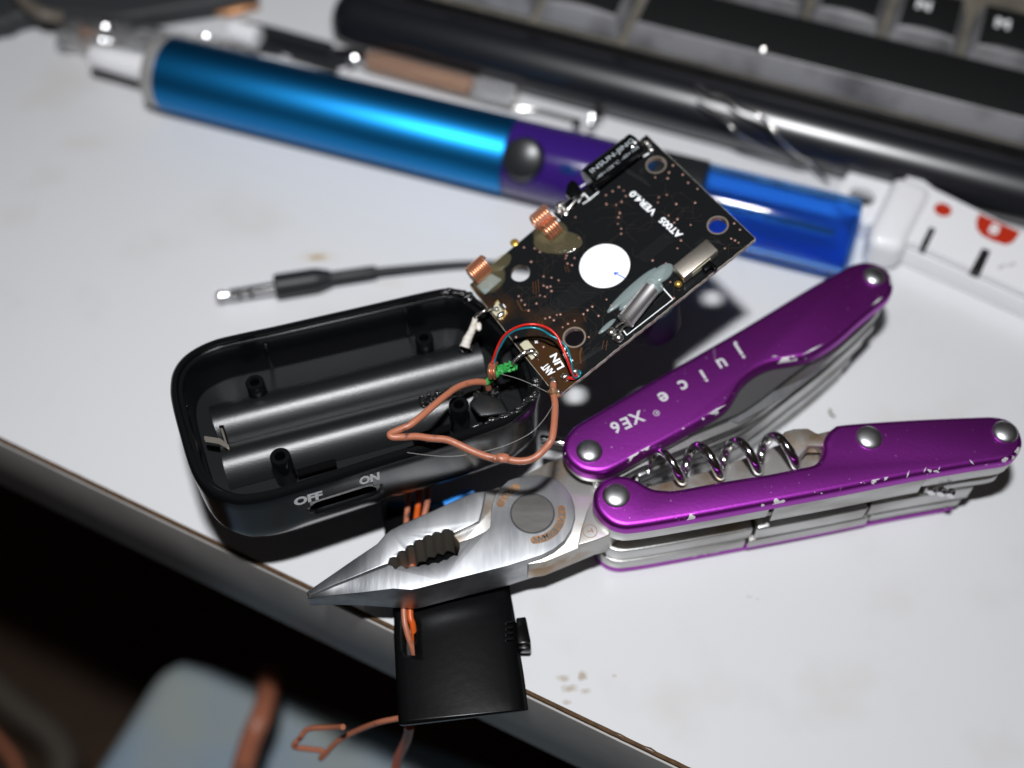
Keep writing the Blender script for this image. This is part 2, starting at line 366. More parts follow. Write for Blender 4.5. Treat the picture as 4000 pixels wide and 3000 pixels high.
def desk_mat():
    m = bpy.data.materials.new('white_laminate'); m.use_nodes = True; nt = m.node_tree; b = nt.nodes['Principled BSDF']
    b.inputs['Roughness'].default_value = .28; b.inputs['Specular IOR Level'].default_value = .45
    tc = nt.nodes.new('ShaderNodeTexCoord')
    big = noise(nt, tc, 9, None, 4)
    col = mixc(nt, mathn(nt, 'MULTIPLY', big.outputs[0], .55), (.70, .71, .73), (.62, .62, .62))
    # faint yellowish grime, mostly towards the far left
    g1 = noise(nt, tc, 38, None, 6)
    gr = ramp(nt, g1.outputs[0], .56, .80, (0, 0, 0), (1, 1, 1))
    col = mixc(nt, mathn(nt, 'MULTIPLY', gr.outputs[0], .35), col, (.50, .44, .34))
    # tiny dark specks
    sp = noise(nt, tc, 240, None, 2); sr = ramp(nt, sp.outputs[0], .76, .80, (0, 0, 0), (1, 1, 1))
    col = mixc(nt, mathn(nt, 'MULTIPLY', sr.outputs[0], .35), col, (.30, .26, .20))
    # the burn marks and dried drips seen on the laminate
    n5 = noise(nt, tc, 700, None, 4)
    for (px, py, rx_, ry_, amt, cc) in [(1240, 1004, 2.0, .8, .95, (.36, .22, .08)), (1240, 1004, 4.6, 1.9, .30, (.60, .47, .28)),
                                   (1525, 1107, 3.4, 1.5, .22, (.58, .48, .32)), (2275, 2640, .9, 1.0, .7, (.34, .25, .15)), (2225, 2690, 1.5, .8, .6, (.36, .27, .17)),
                                   (2290, 2700, 1.1, .6, .5, (.36, .27, .17)), (2205, 2650, 1.3, .7, .6, (.38, .30, .20)), (2215, 2745, .9, .5, .5, (.36, .27, .17)), (2400, 2640, .5, .4, .4, (.4, .3, .2)),
                                   (60, 840, 5, 4, .14, (.5, .42, .3)), (330, 560, 7, 3, .16, (.5, .42, .3)), (2925, 2330, .6, .35, .3, (.4, .35, .3)), (2960, 2340, .5, .3, .3, (.4, .35, .3))]:
        c = U(px, py, 0)*S
        mp = nt.nodes.new('ShaderNodeMapping'); nt.links.new(tc.outputs['Object'], mp.inputs[0]); mp.vector_type = 'POINT'
        mp.inputs['Location'].default_value = (-c.x/(rx_*S), -c.y/(ry_*S), 0); mp.inputs['Scale'].default_value = (1/(rx_*S), 1/(ry_*S), 0)
        ln = nt.nodes.new('ShaderNodeVectorMath'); ln.operation = 'LENGTH'; nt.links.new(mp.outputs[0], ln.inputs[0])
        q = mathn(nt, 'SUBTRACT', 1.25, mathn(nt, 'ADD', ln.outputs['Value'], mathn(nt, 'MULTIPLY', mathn(nt, 'SUBTRACT', n5.outputs[0], .5), 1.6)), True)
        col = mixc(nt, mathn(nt, 'MULTIPLY', q, amt), col, cc)
    for sc_, ro, th in ((260, 28, .71), (300, -50, .73), (420, 75, .74)):
        ns = noise(nt, tc, sc_, (1, .022, 1, ro), 2); nm_ = noise(nt, tc, 22, (1, 1, 1, ro), 2)
        f_ = mathn(nt, 'MULTIPLY', ramp(nt, ns.outputs[0], th, th+.05, (0, 0, 0), (1, 1, 1)).outputs[0], ramp(nt, nm_.outputs[0], .5, .62, (0, 0, 0), (1, 1, 1)).outputs[0])
        col = mixc(nt, mathn(nt, 'MULTIPLY', f_, .22), col, (.45, .44, .43))
    nt.links.new(col, b.inputs['Base Color'])
    bp = nt.nodes.new('ShaderNodeBump'); bp.inputs['Strength'].default_value = .12; bp.inputs['Distance'].default_value = .2*S
    nt.links.new(noise(nt, tc, 60, None, 2).outputs[0], bp.inputs['Height']); nt.links.new(bp.outputs[0], b.inputs['Normal'])
    return m
M['desk'] = desk_mat()
M['desk_side'] = mat('shaded_edge_laminate', (.33, .315, .30), .45, vary=(60, (.27, .255, .24), .4, .7))  # same white laminate, darkened in colour for the edge's shade
M['desk_core'] = mat('brown_core', (.10, .05, .018), .8, vary=(700, (.07, .035, .012), .4, .6), bump=(900, 1, .3))

# ------------------------------------------------------------ the desk and what lies below it
E0 = U(0, 1712, 0); E1 = U(2676, 2995, 0); ed = (E1-E0).normalized(); en = V((ed.y, -ed.x, 0))   # en points out over the edge
if en.y > 0: en = -en
A_ = E0-ed*400; B_ = E1+ed*500
dk = mk('desk', slab([A_, B_, B_-en*900, A_-en*900], -27, 0), M['desk'], smooth=None, base=(0, 0, 0)); tag(dk, 'white laminate desk top with brown chipped edge', 'desk', kind='structure')
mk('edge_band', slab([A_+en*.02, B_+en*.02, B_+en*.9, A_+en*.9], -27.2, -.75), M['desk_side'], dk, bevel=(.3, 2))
rows = []
rnd = random.Random(3); n_ = 900
for k in range(n_+1):
    p = A_+(B_-A_)*(k/n_); j = rnd.uniform(-.10, .10)+(rnd.uniform(.1, .8) if rnd.random() < .05 else 0)
    rows.append([p+en*.5+V((0, 0, -1.0)), p+en*(.30+.15*rnd.random())+V((0, 0, -.12)), p-en*(.10+max(0, j)*.15)+V((0, 0, .04)), p-en*(.25+max(0, j)*.25)+V((0, 0, .010))])
g_ = grid([[r[i] for r in rows] for i in range(4)])
mk('edge_core', g_, M['desk_core'], dk, smooth=None)
fl = mk('floor', slab([V((-1500, -1500, 0)), V((1500, -1500, 0)), V((1500, 1500, 0)), V((-1500, 1500, 0))], -410, -400), M['floor'], smooth=None)
tag(fl, 'dark brown floor below the desk', 'floor', kind='structure')
# cloth covered seat beneath the desk edge
q = [U(650, 2540, -150), U(330, 3040, -150)]
dd = (q[1]-q[0]).normalized(); rr_ = V((-dd.y, dd.x, 0)); rr_ = rr_ if rr_.x > 0 else -rr_
c0 = q[0]-dd*0; pts = [q[0]-dd*2+rr_*14, q[0]-dd*0+rr_*5, q[0]+dd*5, q[0]+dd*260, q[0]+dd*260+rr_*330, q[0]+rr_*330-dd*30]
cs = mk('seat_cushion', slab(pts, -190, -150), M['cushion'], bevel=(9, 5), base=q[0])
tag(cs, 'blurred pale blue-grey padded seat below the desk edge', 'seat')
def wire(name, pts, r, m, label=None, cat=None, parent=None, seg=10, n=8, group=None):
    path = catmull([U(*p) for p in pts], n)
    o = mk(name, tube(path, r, seg), m, parent, smooth=60, base=None if parent else path[0])
    if label: tag(o, label, cat, group)
    return o
wire('hanging_cable', [(1050, 2640, -130), (1045, 2710, -118), (1020, 2800, -112), (985, 2880, -112), (945, 3010, -108)], 3.0, M['copper_ins'], 'orange-brown cable lying across the pale blue-grey seat', 'cable')
wire('floor_cable', [(-60, 2650, -330), (60, 2760, -330), (190, 2860, -330), (250, 2960, -330), (240, 3060, -330)], 6.5, M['palecable'], 'dim pale cable curving over the floor at the bottom left', 'cable')
wire('orange_cable', [(-60, 2830, -200), (0, 2900, -200), (50, 2960, -200), (90, 3060, -200)], 1.6, M['copper_ins'], 'short piece of orange cable at the bottom left corner', 'cable')

# ------------------------------------------------------------ keyboard
K0 = U(1290, 165, 1); K1 = U(4000, 885, 1); ka = (K1-K0).normalized(); kb = V((-ka.y, ka.x, 0)); kz = V((0, 0, 1))
def KP(x, y, z): return K0+ka*x+kb*y+kz*z
kbd = thing('keyboard', 'black keyboard with rounded glossy front edge and white N and M letters', 'keyboard', K0)
prof = [(8, 0), (2, -.6), (-.4, 0.8), (-1.6, 3.5), (-1.4, 6.5), (.2, 9.6), (3.0, 11.6), (6.2, 12.3), (9.2, 11.6), (10.0, 10.4), (10.3, 9.6), (60, 12), (60, 0)]
def prof_ring(x, s, dy):
    return [KP(x, dy+(y-dy)*s if y < 20 else y, z*s+(1-s)*3) for y, z in prof]
rings = [prof_ring(x, s, 6) for x, s in ((-0.5, .30), (.3, .62), (1.6, .82), (3.6, .94), (6.5, 1), (60, 1), (250, 1))]
mk('body', loft(rings), M['kb'], kbd, smooth=50)
mk('deck', prism([KP(8, 10.8, 12.6), KP(250, 10.8, 12.6), KP(250, 75, 14.5), KP(8, 75, 14.5)], [KP(8, 10.8, 9), KP(250, 10.8, 9), KP(250, 75, 9), KP(8, 75, 9)]), M['kb_deck'], kbd, smooth=None)
mk('frame_edge', join(box(KP(129, 10.45, 12.2), ka*122, kb*.5, kz*.7)), M['kb'], kbd, bevel=(.3, 2))
def key(x0, x1, y0, y1, zb, zt, letter=None, lx=0, scoop=1.0):
    """key cap: grey skirt and black top"""
    t = 2.0; ty0 = y0+1.7; ty1 = y1-1.0
    cap = mk('key', prism([KP(x0+t, ty0, zt), KP(x1-t, ty0, zt), KP(x1-t, ty1, zt-.3), KP(x0+t, ty1, zt-.3)],
             [KP(x0, y0, zb), KP(x1, y0, zb), KP(x1, y1, zb), KP(x0, y1, zb)]), M['key_side'], kbd, bevel=(.7, 3))
    pts = [KP(x0+t+.2, ty0+.2, zt+.03)]
    for k in range(1, 8): pts.append(KP(x0+t+.2+(x1-x0-2*t-.4)*k/8, ty0+.2+(.9*scoop if scoop else 0)*math.sin(math.pi*k/8), zt+.03))
    pts += [KP(x1-t-.2, ty0+.2, zt+.03), KP(x1-t-.2, ty1-.2, zt-.25), KP(x0+t+.2, ty1-.2, zt-.25)]
    mk('key_top', prism(pts, [p-kz*.25 for p in pts]), M['key'], cap, bevel=(.08, 2))
    if letter: mk('letter', text(letter, KP(x0+lx, ty0+7.6, zt-.1), KP(x0+lx+3.3, ty0+7.6, zt-.1), kz, 3.2, .12, .05), M['white_ink'], cap)
for x0, x1 in ((5.5, 27.6), (28.8, 50.2), (51.4, 72.8)): key(x0, x1, 11.6, 29.2, 13.0, 19.0)
key(74.0, 250, 11.2, 29.2, 12.9, 19.4, scoop=0)
xs = [36.5, 55.5, 74.6, 93.6, 112.6, 131.3, 149.8, 168.6, 187.5]
for k, ch in enumerate(('Z', 'X', 'C', 'V', 'B', 'N', 'M', ',', )[:8]):
    key(xs[k]+.5-19.0*0, xs[k+1]-.5, 31.2, 49.0, 13.6, 19.6, {'N': 'N', 'M': 'M'}.get(ch) and ch, 5.0)
key(5.5, 35.8, 31.2, 49.0, 13.6, 19.6, scoop=0)

# crumbs and bits lying near the keyboard
pz = K0+ka*92+kb*12.5+kz*20.0
sc = mk('solder_crumb', join(blob(U(2985, 190, 20.3), .9, .7, .6, noise=.25, rs=4), blob(U(2975, 200, 20.3), .5, .4, .4, noise=.2, rs=6), glint_disc(U(2982, 192, 21.2), .26)), M['solder'], base=pz)  # disc added on the crumb for its flash glint
tag(sc, 'small shiny solder crumb on the long black space bar', 'solder crumb')
tw = thing('bent_lead', 'two thin bent silver wires resting on the keyboard front edge', 'wire', U(2720, 330, 14))
wire('strand', [(2718, 330, 15), (2770, 365, 15.5), (2830, 378, 16), (2890, 420, 16), (2960, 450, 16), (3000, 480, 15), (3050, 540, 13), (3110, 600, 9), (3150, 622, 6), (3180, 650, 4), (3235, 715, 1)], .42, M['tweez'], parent=tw)
wire('strand', [(2725, 395, 13.5), (2800, 440, 14.2), (2840, 470, 14), (2870, 510, 13), (2950, 560, 10), (3060, 620, 5), (3150, 660, 2)], .30, M['tweez'], parent=tw)

# dark round pad at the top left
pts = [U(*p, 6) for p in [(-200, 70), (0, 82), (60, 58), (160, 42), (320, 52), (450, 62), (560, 48), (700, 25), (900, -10), (1000, -60), (900, -300), (-250, -300)]]
dp = mk('dark_tray', slab(catmull(pts, 4, True), 0, 6), M['darkpad'], bevel=(1.5, 3), base=pts[2]); tag(dp, 'dark grey rounded tray at the top left of the desk', 'tray')
wire('tray_cord', [(60, -40, 9), (110, 20, 9), (170, 55, 9), (240, 70, 7)], 1.7, M['palecable'], 'grey cord lying over the dark grey tray', 'cord')

# crumpled clear wrapper with sparkles
rnd = random.Random(11); rows = []
for j in range(13):
    row = []
    for i in range(26):
        px = 215+i*32; py = 45+j*12-(i*1.0)+ (i*6)
        row.append(U(px, py, 1.5+rnd.uniform(0, 4.5)*(1 if 0 < i < 25 and 0 < j < 12 else .2)))
    rows.append(row)
wr = mk('clear_wrapper', grid(rows), M['clear'], smooth=None, base=U(400, 110, 1)); tag(wr, 'crumpled clear plastic wrapper behind the blue tool', 'wrapper')
so = wr.modifiers.new('thickness', 'SOLIDIFY'); so.thickness = .00008
for k, (px, py, r_, m_) in enumerate([(412, 102, .55, 'chrome'), (400, 155, .5, 'chrome'), (425, 160, .4, 'chrome')]):
    b_ = mk('flash_glint', join(glint_disc(U(px, py, 5.5), .42-.08*k), blob(U(px, py, 5.2), .3, .25, .25)), M['glint'], base=U(px, py, 5))  # discs and beads added to imitate flash highlights on the wrapper
    tag(b_, ['tiny added flash-glint disc on the clear wrapper, the topmost', 'tiny added flash-glint disc left above the white plunger knob', 'tiny added flash-glint disc right above the white plunger knob'][k], 'glint disc', 'glint discs by the wrapper')
ob = mk('orange_scrap', blob(U(925, 35, 2), 5.5, 1.8, 1.0, noise=.2, rs=9, ax=V((1, .35, 0))), M['copper_fill'], base=U(925, 35, 1)); tag(ob, 'blurred orange-brown scrap beside the keyboard corner', 'scrap')
ob = mk('orange_scrap', blob(U(337, 130, 2), 2.2, 2.6, 1.2, noise=.2, rs=9), M['copper_fill'], base=U(337, 130, 1)); tag(ob, 'blurred brown scrap at the tip of the white plunger knob', 'scrap')

ob = mk('flash_glint', join(glint_disc(U(805, 140, 14.5), .36), blob(U(805, 140, 14.2), .5, .4, .4)), M['glint'], base=U(805, 140, 14)); tag(ob, 'single added flash-glint disc at the upper edge of the blue barrel', 'glint disc')  # added disc in place of a highlight at the barrel's edge
# slim hobby pen with clear barrel behind the pump
pen = thing('hobby_pen', 'slim clear pen with copper-brown insert and black grip behind the blue tool', 'pen', U(1600, 280, 2))
a0, a1 = U(940, 95, 4.0), U(1300, 195, 4.0)
mk('grip', rev(a0, a1, [(0, .9), (.02, 1.3), (.35, 1.7), (.98, 1.7), (1, .8)], 20), M['black'], pen)
mk('label_band', rev(U(905, 118, 5), U(1010, 150, 5), [(0, 2.6), (.05, 2.9), (.95, 2.9), (1, 2.6)], 20), M['white_pl'], pen)
mk('tip', rev(U(1290, 196, 3.4), U(1440, 232, 3.4), [(0, .8), (.5, 1.6), (.9, 2.2), (1, 2.0)], 20), M['chrome'], pen)
mk('insert', rev(U(1440, 232, 3.4), U(1850, 340, 3.4), [(0, 1.5), (.05, 2.0), (.97, 1.8), (1, .6)], 20), M['copper_fill'], pen)
mk('tip_glint', glint_disc(U(1385, 224, 5.8), .42), M['glint'], pen)  # disc added to give the pen tip its flash highlight
mk('barrel', rev(U(1435, 230, 3.4), U(2012, 385, 3.4), [(0, 2.5), (.02, 2.9), (.98, 2.9), (1, 2.7)], 28), M['clear'], pen)
mk('clip', box(U(1230, 235, 1.2), (U(1400, 280, 1.2)-U(1230, 235, 1.2))*.75, V((0, 1.5, 0)), V((0, 0, .5))), M['white_pl'], pen, bevel=(.3, 2))
blk = mk('black_clip', slab([U(*p, 3) for p in [(955, 170), (1100, 195), (1300, 260), (1390, 235), (1300, 190), (1010, 120)]], 0, 3.0), M['black'], bevel=(.6, 2), base=U(1150, 200, 0))
tag(blk, 'flat black plastic strip behind the blue tube', 'strip')

# little nuts and a spring lying behind the violet section
wire('thin_spring', [(2020, 425, 2.0), (2100, 430, 2), (2200, 455, 2), (2270, 475, 2)], .55, M['tweez'], 'thin dark metal spring wire behind the violet section', 'spring')
for k, (px, py, r_) in enumerate([(2252, 480, 1.1), (2310, 476, 1.5), (2335, 440, 1.7)]):
    c = U(px, py, 3.5)
    b_ = mk('metal_nut', rev(c-V((1.1, .4, 0)), c+V((1.1, -.4, 0)), [(0, .5), (0, r_), (.2, r_*1.12), (.8, r_*1.12), (1, r_), (1, .5)], 8 if k != 1 else 24), M['chrome'], base=c)
    if k == 1: mk('nut_glint', glint_disc(c+V((0, 0, 1.9)), .30), M['glint'], b_)  # added disc makes the flash glint on this nut
    tag(b_, ['small nut closest to the thin spring wire', 'brightly shining middle nut above the violet section', 'largest nut, leaning on the keyboard edge'][k], 'nut', 'nuts behind the violet section')

# ------------------------------------------------------------ desoldering pump
PR = 8.8
p0 = U(652, 285, PR); p1 = U(3330, 930, PR); pd = (p1-p0).normalized(); pr = V((-pd.y, pd.x, 0)); PL = (p1-p0).length
def PX(px, py):                    # distance along the pump of a photo pixel near its axis
    return (U(px, py, PR)-p0).dot(pd)
pump = thing('desoldering_pump', 'blue metal desoldering pump with violet collar and clear blue nose', 'desoldering pump', V((p0.x, p0.y, 0)))
def seg_(x0, x1, prof, m, name, n=64): return mk(name, rev(p0+pd*x0, p0+pd*x1, prof, n), m, pump, smooth=40)
seg_(-20.5, -3.2, [(0, 1.2), (.02, 2.4), (.06, 2.9), (.35, 3.0), (1, 3.6)], M['white_pl'], 'plunger_knob')
seg_(-3.2, 0.6, [(0, 4), (.02, 7.2), (.2, 8.3), (.9, 8.75), (1, 8.4)], M['collar'], 'end_collar')
xb = PX(2000, 600); xv = PX(2420, 700)
seg_(0.5, xb, [(0, 8.2), (.006, 8.75), (.994, 8.8), (1, 8.55)], M['blue'], 'barrel', 96)
seg_(xb-.1, xv, [(0, 8.2), (.02, 8.65), (.9, 8.65), (1, 8.2)], M['purple_pl'], 'release_section', 96)
# clear nose: a real tube with a wall
def tubewall(x0, x1, ro, ri, n=72): return rev(p0+pd*x0, p0+pd*x1, [(0, ri), (0, ro-.3), (.004, ro), (.996, ro), (1, ro-.3), (1, ri)], n)
vs, fs = tubewall(xv-.5, PL, 8.7, 7.3); m_ = 72
fs = fs[:-2]+[(5*m_+k, 5*m_+(k+1) % m_, (k+1) % m_, k) for k in range(m_)]
mk('nose_tube', (vs, fs), M['blue_clear'], pump, smooth=40)
seg_(xv-.4, PX(2725, 790), [(0, 1.6), (.18, 1.6), (.19, 6.9), (.23, 7.1), (.5, 7.1), (.54, 6.2), (.60, 7.1), (.98, 7.1), (1, 3)], M['black'], 'piston', 40)
seg_(PX(2725, 790), PL-4, [(0, 1.0), (1, 1.0)], M['chrome'], 'piston_rod', 20)
bc = p0+pd*PX(2078, 620)
bn = (CAM-bc).normalized(); bn = (bn-pd*bn.dot(pd)).normalized()
seg_(PX(2560, 700), PX(2735, 800), [(0, 8.6), (.03, 9.1), (.97, 9.1), (1, 8.6)], M['black'], 'black_band')
mk('release_button', rev(bc+bn*7.6, bc+bn*10.9, [(0, 4.9), (.55, 4.7), (.9, 4.35), (1, 3.8)], 44), M['knob'], pump, bevel=None)
# small clear blue catch set into the violet plastic
mk('catch', box(bc+pd*10.5+bn*7.9, pd*2.0, bn.cross(pd)*1.2, bn*1.0), M['blue_clear'], pump, bevel=(.4, 2))

# ------------------------------------------------------------ white rotary tape / slider tool at the right
wt = thing('white_gauge', 'white plastic slide gauge with a red window and red dot', 'gauge', U(3700, 1000, 0))
def HU(pts, h): return [U(*zz('H', *p), h) for p in pts]
ht = 8.0
body = HU([(930, 380), (1240, 500), (1700, 760), (2300, 1040), (3300, 1480), (3300, 2200), (2600, 1800), (1640, 1380), (960, 1085), (800, 1000)], ht)
M_ = M['white_pl']
wx = (body[4]-body[1]).normalized(); wy = V((-wx.y, wx.x, 0))
# windows are real recesses: plate with holes over a lower red wheel
def circ(c, r, ux, uy, n=28, ry=None): return [c+ux*(r*math.cos(2*math.pi*k/n))+uy*((ry or r)*math.sin(2*math.pi*k/n)) for k in range(n)]
h1 = U(*zz('H', 1335, 745), ht); hole1 = circ(h1, 1.65, wx, wy, 24)
win = HU([(1730, 790), (1700, 880), (1710, 960), (1760, 1020), (1880, 1080), (2010, 1120), (2080, 1100), (2130, 1040), (2160, 985)], ht)
body_o = HU([(960, 300), (1240, 520), (1700, 745), (2280, 1030), (3300, 1480), (3300, 2200), (2600, 1800), (1700, 1400), (1640, 1375), (1780, 1165), (1840, 1190), (1740, 1415), (1150, 1150), (1240, 950), (1205, 930), (1110, 1135), (960, 1085), (850, 900)][:], ht)
body_o = HU([(960, 300), (1240, 520), (1700, 745), (2280, 1030), (3300, 1480), (3300, 2200), (2600, 1800), (1740, 1415), (1835, 1190), (1770, 1165), (1650, 1378), (1150, 1155), (1245, 950), (1205, 930), (1100, 1135), (960, 1085), (850, 900)], ht)
mk('face_plate', holed(body_o, [hole1, win], body_o[0], wx, wy, V((0, 0, 1)), 1.6), M_, wt, smooth=30)
lowr = HU([(960, 300), (1240, 520), (1700, 745), (2280, 1030), (3300, 1480), (3300, 2200), (2600, 1800), (1640, 1375), (960, 1085), (850, 900)], ht)
mk('housing', slab(inset(lowr, -.0), 0, ht-2.2), M['grey_pl'] if False else M_, wt, bevel=(.5, 2))
mk('red_dot', slab(circ(h1, 1.95, wx, wy), ht-1.5, ht+.04), M['red'], wt)
wc = sum(win, V())/len(win)
rw = mk('number_wheel', slab([wc+(p-wc)*1.03 for p in win], ht-1.5, ht+.03), M['red'], wt)
cx = U(*zz('H', 1890, 955), ht)
mk('numeral', text_at('8', cx, (U(*zz('H', 2000, 1000), ht)-U(*zz('H', 1780, 910), ht)), V((0, 0, 1)), 4.3, .07, .03), M['white_ink'], rw)
collar = HU([(830, 330), (1250, 490), (1200, 620), (1000, 1010), (930, 1160), (540, 1080), (560, 900), (700, 620)], ht+1.4)
mk('collar', slab(collar, 0, ht+1.4), M_, wt, bevel=(2.6, 6))
mk('tick_groove', slab(HU([(1160, 1160), (1258, 955), (1195, 928), (1095, 1130)], ht), ht-2.0, ht+.03), M['black'], wt)
mk('tick_groove', slab(HU([(1750, 1420), (1852, 1192), (1762, 1158), (1645, 1378)], ht), ht-2.0, ht+.03), M['black'], wt)
# hanging loop
lo_ = HU([(215, 560), (300, 380), (350, 325), (410, 300), (800, 440), (760, 640), (560, 900), (440, 870), (400, 780)], 5)
hc = U(*zz('H', 465, 600), 5)
mk('hanging_loop', holed(catmull(lo_, 4, True), [circ(hc, 3.0, wx, wy, 28, 2.6)], lo_[0], wx, wy, V((0, 0, 1)), 4.4), M_, wt, smooth=30)
mk('loop_dark_disc', rev(V((hc.x, hc.y, .05)), V((hc.x, hc.y, 2.6)), [(0, 2.8), (0, 2.95), (1, 2.95), (1, 2.6)], 28), M['black'], wt)  # black disc added so the hole reads dark like the keyboard behind
mk('print_marks', join(*[box(U(*zz('H', x, y), ht)+kz*.02, V((.28, .1, 0)), V((-.1, .3, 0)), kz*.02) for x, y in ((1950, 1370), (1990, 1350), (2060, 1345), (2100, 1330))]), M['grey_pl'], wt, smooth=None)

# ------------------------------------------------------------ audio jack and cable
jk = thing('audio_plug', 'black audio jack plug on a thin black cable beside the case', 'audio plug', U(1160, 1130, 0))
hj = 2.8
J = lambda x, y: U(*zz('A', x, y), hj)
mk('plug_tip', rev(J(335, 222), J(665, 168), [(0, .5), (.03, 1.1), (.10, 1.25), (.17, .95), (.22, .95), (.24, 1.25), (.36, 1.25), (.37, 1.12), (.40, 1.12), (.41, 1.25), (.55, 1.25), (.56, 1.12), (.6, 1.12), (.61, 1.28), (1, 1.3)], 28), M['chrome'], jk)
mk('plug_rings', join(*[rev(J(335, 222)+(J(665, 168)-J(335, 222))*t0, J(335, 222)+(J(665, 168)-J(335, 222))*t1, [(0, 1.15), (0, 1.27), (1, 1.27), (1, 1.15)], 24) for t0, t1 in ((.37, .40), (.56, .60))]), M['black'], jk)
mk('plug_body', rev(J(655, 166), J(960, 118), [(0, 2.3), (.03, 2.75), (.72, 2.7), (.8, 2.5), (1, 1.7)], 36), M['black'], jk)
mk('strain_relief', rev(J(955, 120), J(1205, 83), [(0, 1.4), (.1, 1.45), (.9, 1.4), (1, 1.2)], 28), M['black'], jk)
wire('cable', [(*zz('A', 1200, 84), hj), (*zz('A', 1400, 66), 2.2), (*zz('A', 1600, 50), 1.6), (*zz('A', 1760, 44), 1.3), (1960, 1035, 1.2), (2150, 1060, 1.2)], .85, M['black'], parent=jk)

# ------------------------------------------------------------ open transmitter case
RH = 32.0; BH = 15.2
rim = [(*zz('A', 82, 700),), (*zz('A', 98, 615),), (*zz('A', 150, 540),), (*zz('A', 232, 482),), (*zz('A', 330, 440),), (*zz('A', 430, 415),), (*zz('A', 560, 387),), (*zz('A', 700, 357),), (*zz('A', 1100, 266),), (*zz('A', 1500, 175),), (*zz('A', 1600, 165),), (*zz('A', 1680, 175),), (*zz('A', 1740, 212),)]
rimw = [U(x, y, RH) for x, y in rim]
rimw += [V((-3.6, -4.0, RH)), V((0, -8.5, RH)), V((3.2, -13.5, RH))]
rimw += [U(*zz('A', x, y), RH) for x, y in [(2080, 640), (2087, 700), (2062, 780), (1990, 850), (1900, 905), (1640, 995), (1220, 1122), (900, 1225), (640, 1305), (480, 1330), (390, 1318), (300, 1278), (230, 1210), (180, 1110), (130, 940), (92, 790)]]
outer = catmull(rimw, 7, True)
cc_ = sum(outer, V())/len(outer)
def at(P, d, h): return [V((p.x, p.y, h)) for p in inset(P, d)] if d else [V((p.x, p.y, h)) for p in P]
case = thing('open_case', 'open black plastic case with screw posts and OFF ON slide slot', 'electronics case', V((cc_.x, cc_.y, 0)))
# case direction frame
fa = (U(*zz('A', 1640, 997), RH)-U(*zz('A', 640, 1305), RH)).normalized(); fn = V((fa.y, -fa.x, 0))     # fn: outwards through the front wall
fn = fn if fn.y < 0 else -fn
w1 = outer
rings = [at(w1, 3.4, BH-0), at(w1, 1.9, BH+.5), at(w1, .8, BH+1.7), at(w1, .15, BH+3.6), at(w1, .02, BH+5), at(w1, 0, BH+6.2), at(w1, 0, BH+7.4), at(w1, 0, BH+8.6), at(w1, 0, BH+9.8), at(w1, 0, BH+11.4), at(w1, 0, BH+13.2), at(w1, 0, RH-1.2), at(w1, .22, RH-.35), at(w1, .6, RH),
         at(w1, 1.3, RH), at(w1, 1.45, RH-.25), at(w1, 1.5, RH-1.1), at(w1, 2.2, RH-1.15), at(w1, 2.35, RH-1.6), at(w1, 2.6, 22.2), at(w1, 3.2, 21.6)]
# the slide-switch slot is a real opening, cut with a boolean
shell = mk('shell', loft(rings), M['case'], case, smooth=38)
sa, sb = U(*zz('A', 895, 1350), RH-8.6), U(*zz('A', 1155, 1270), RH-8.6)
def stadium(A, B, r, up, n=10):
    d = (B-A).normalized(); P = []
    for k in range(n+1): a = -math.pi/2+math.pi*k/n; P.append(B+d*(r*math.cos(a))+up*(r*math.sin(a)))
    for k in range(n+1): a = math.pi/2+math.pi*k/n; P.append(A+d*(r*math.cos(a))+up*(r*math.sin(a)))
    return P
# push slot centre line on to the wall plane
FP = U(*zz('A', 900, 1225), RH)
def onwall(x, y, off=0.0): return onplane(*zz('A', x, y), FP, fn, off)
sa, sb = onwall(903, 1352), onwall(1150, 1280)
up_ = V((0, 0, 1)); st = stadium(sa, sb, 1.95, up_)
cut = mk('tmp_cut', prism([p+fn*3 for p in st], [p-fn*4.2 for p in st]), M['case'], case)
bo = shell.modifiers.new('slot', 'BOOLEAN'); bo.object = cut; bo.operation = 'DIFFERENCE'; bo.solver = 'EXACT'
bpy.context.view_layer.update(); dg = bpy.context.evaluated_depsgraph_get(); nm = bpy.data.meshes.new_from_object(shell.evaluated_get(dg)); shell.modifiers.clear(); shell.data = nm
bm = bmesh.new(); bm.from_mesh(nm); bmesh.ops.triangulate(bm, faces=[f for f in bm.faces if len(f.verts) > 4]); bm.to_mesh(nm); bm.free()
bpy.data.objects.remove(cut)
st2 = stadium(sa, sb, 1.75, up_)
mk('switch_lever', box((sa+sb)/2+fa*1.2-fn*2.2, fa*2.4, fn*.5, up_*.9), M['lid'], case, bevel=(.2, 2))
from mathutils.bvhtree import BVHTree
_bv = BVHTree.FromPolygons([(v.co/S+ORG[case.name]) for v in shell.data.vertices], [tuple(p.vertices) for p in shell.data.polygons])
def towall(g, off=.12):
    vs, fs = g; out = []
    for v in vs:
        hit = _bv.ray_cast(v+fn*6, -fn); out.append((hit[0]+fn*off) if hit[0] and abs((hit[0]-v).dot(fn)) < 2.5 else v)
    return out, fs
for s_, p_, q_ in (('OFF', (760, 1345), (914, 1302)), ('ON', (1113, 1236), (1222, 1205))): mk('lettering', towall(text(s_, onwall(*p_), onwall(*q_), fn, 2.5, .03, .05)), M['white_ink'], case, smooth=None)
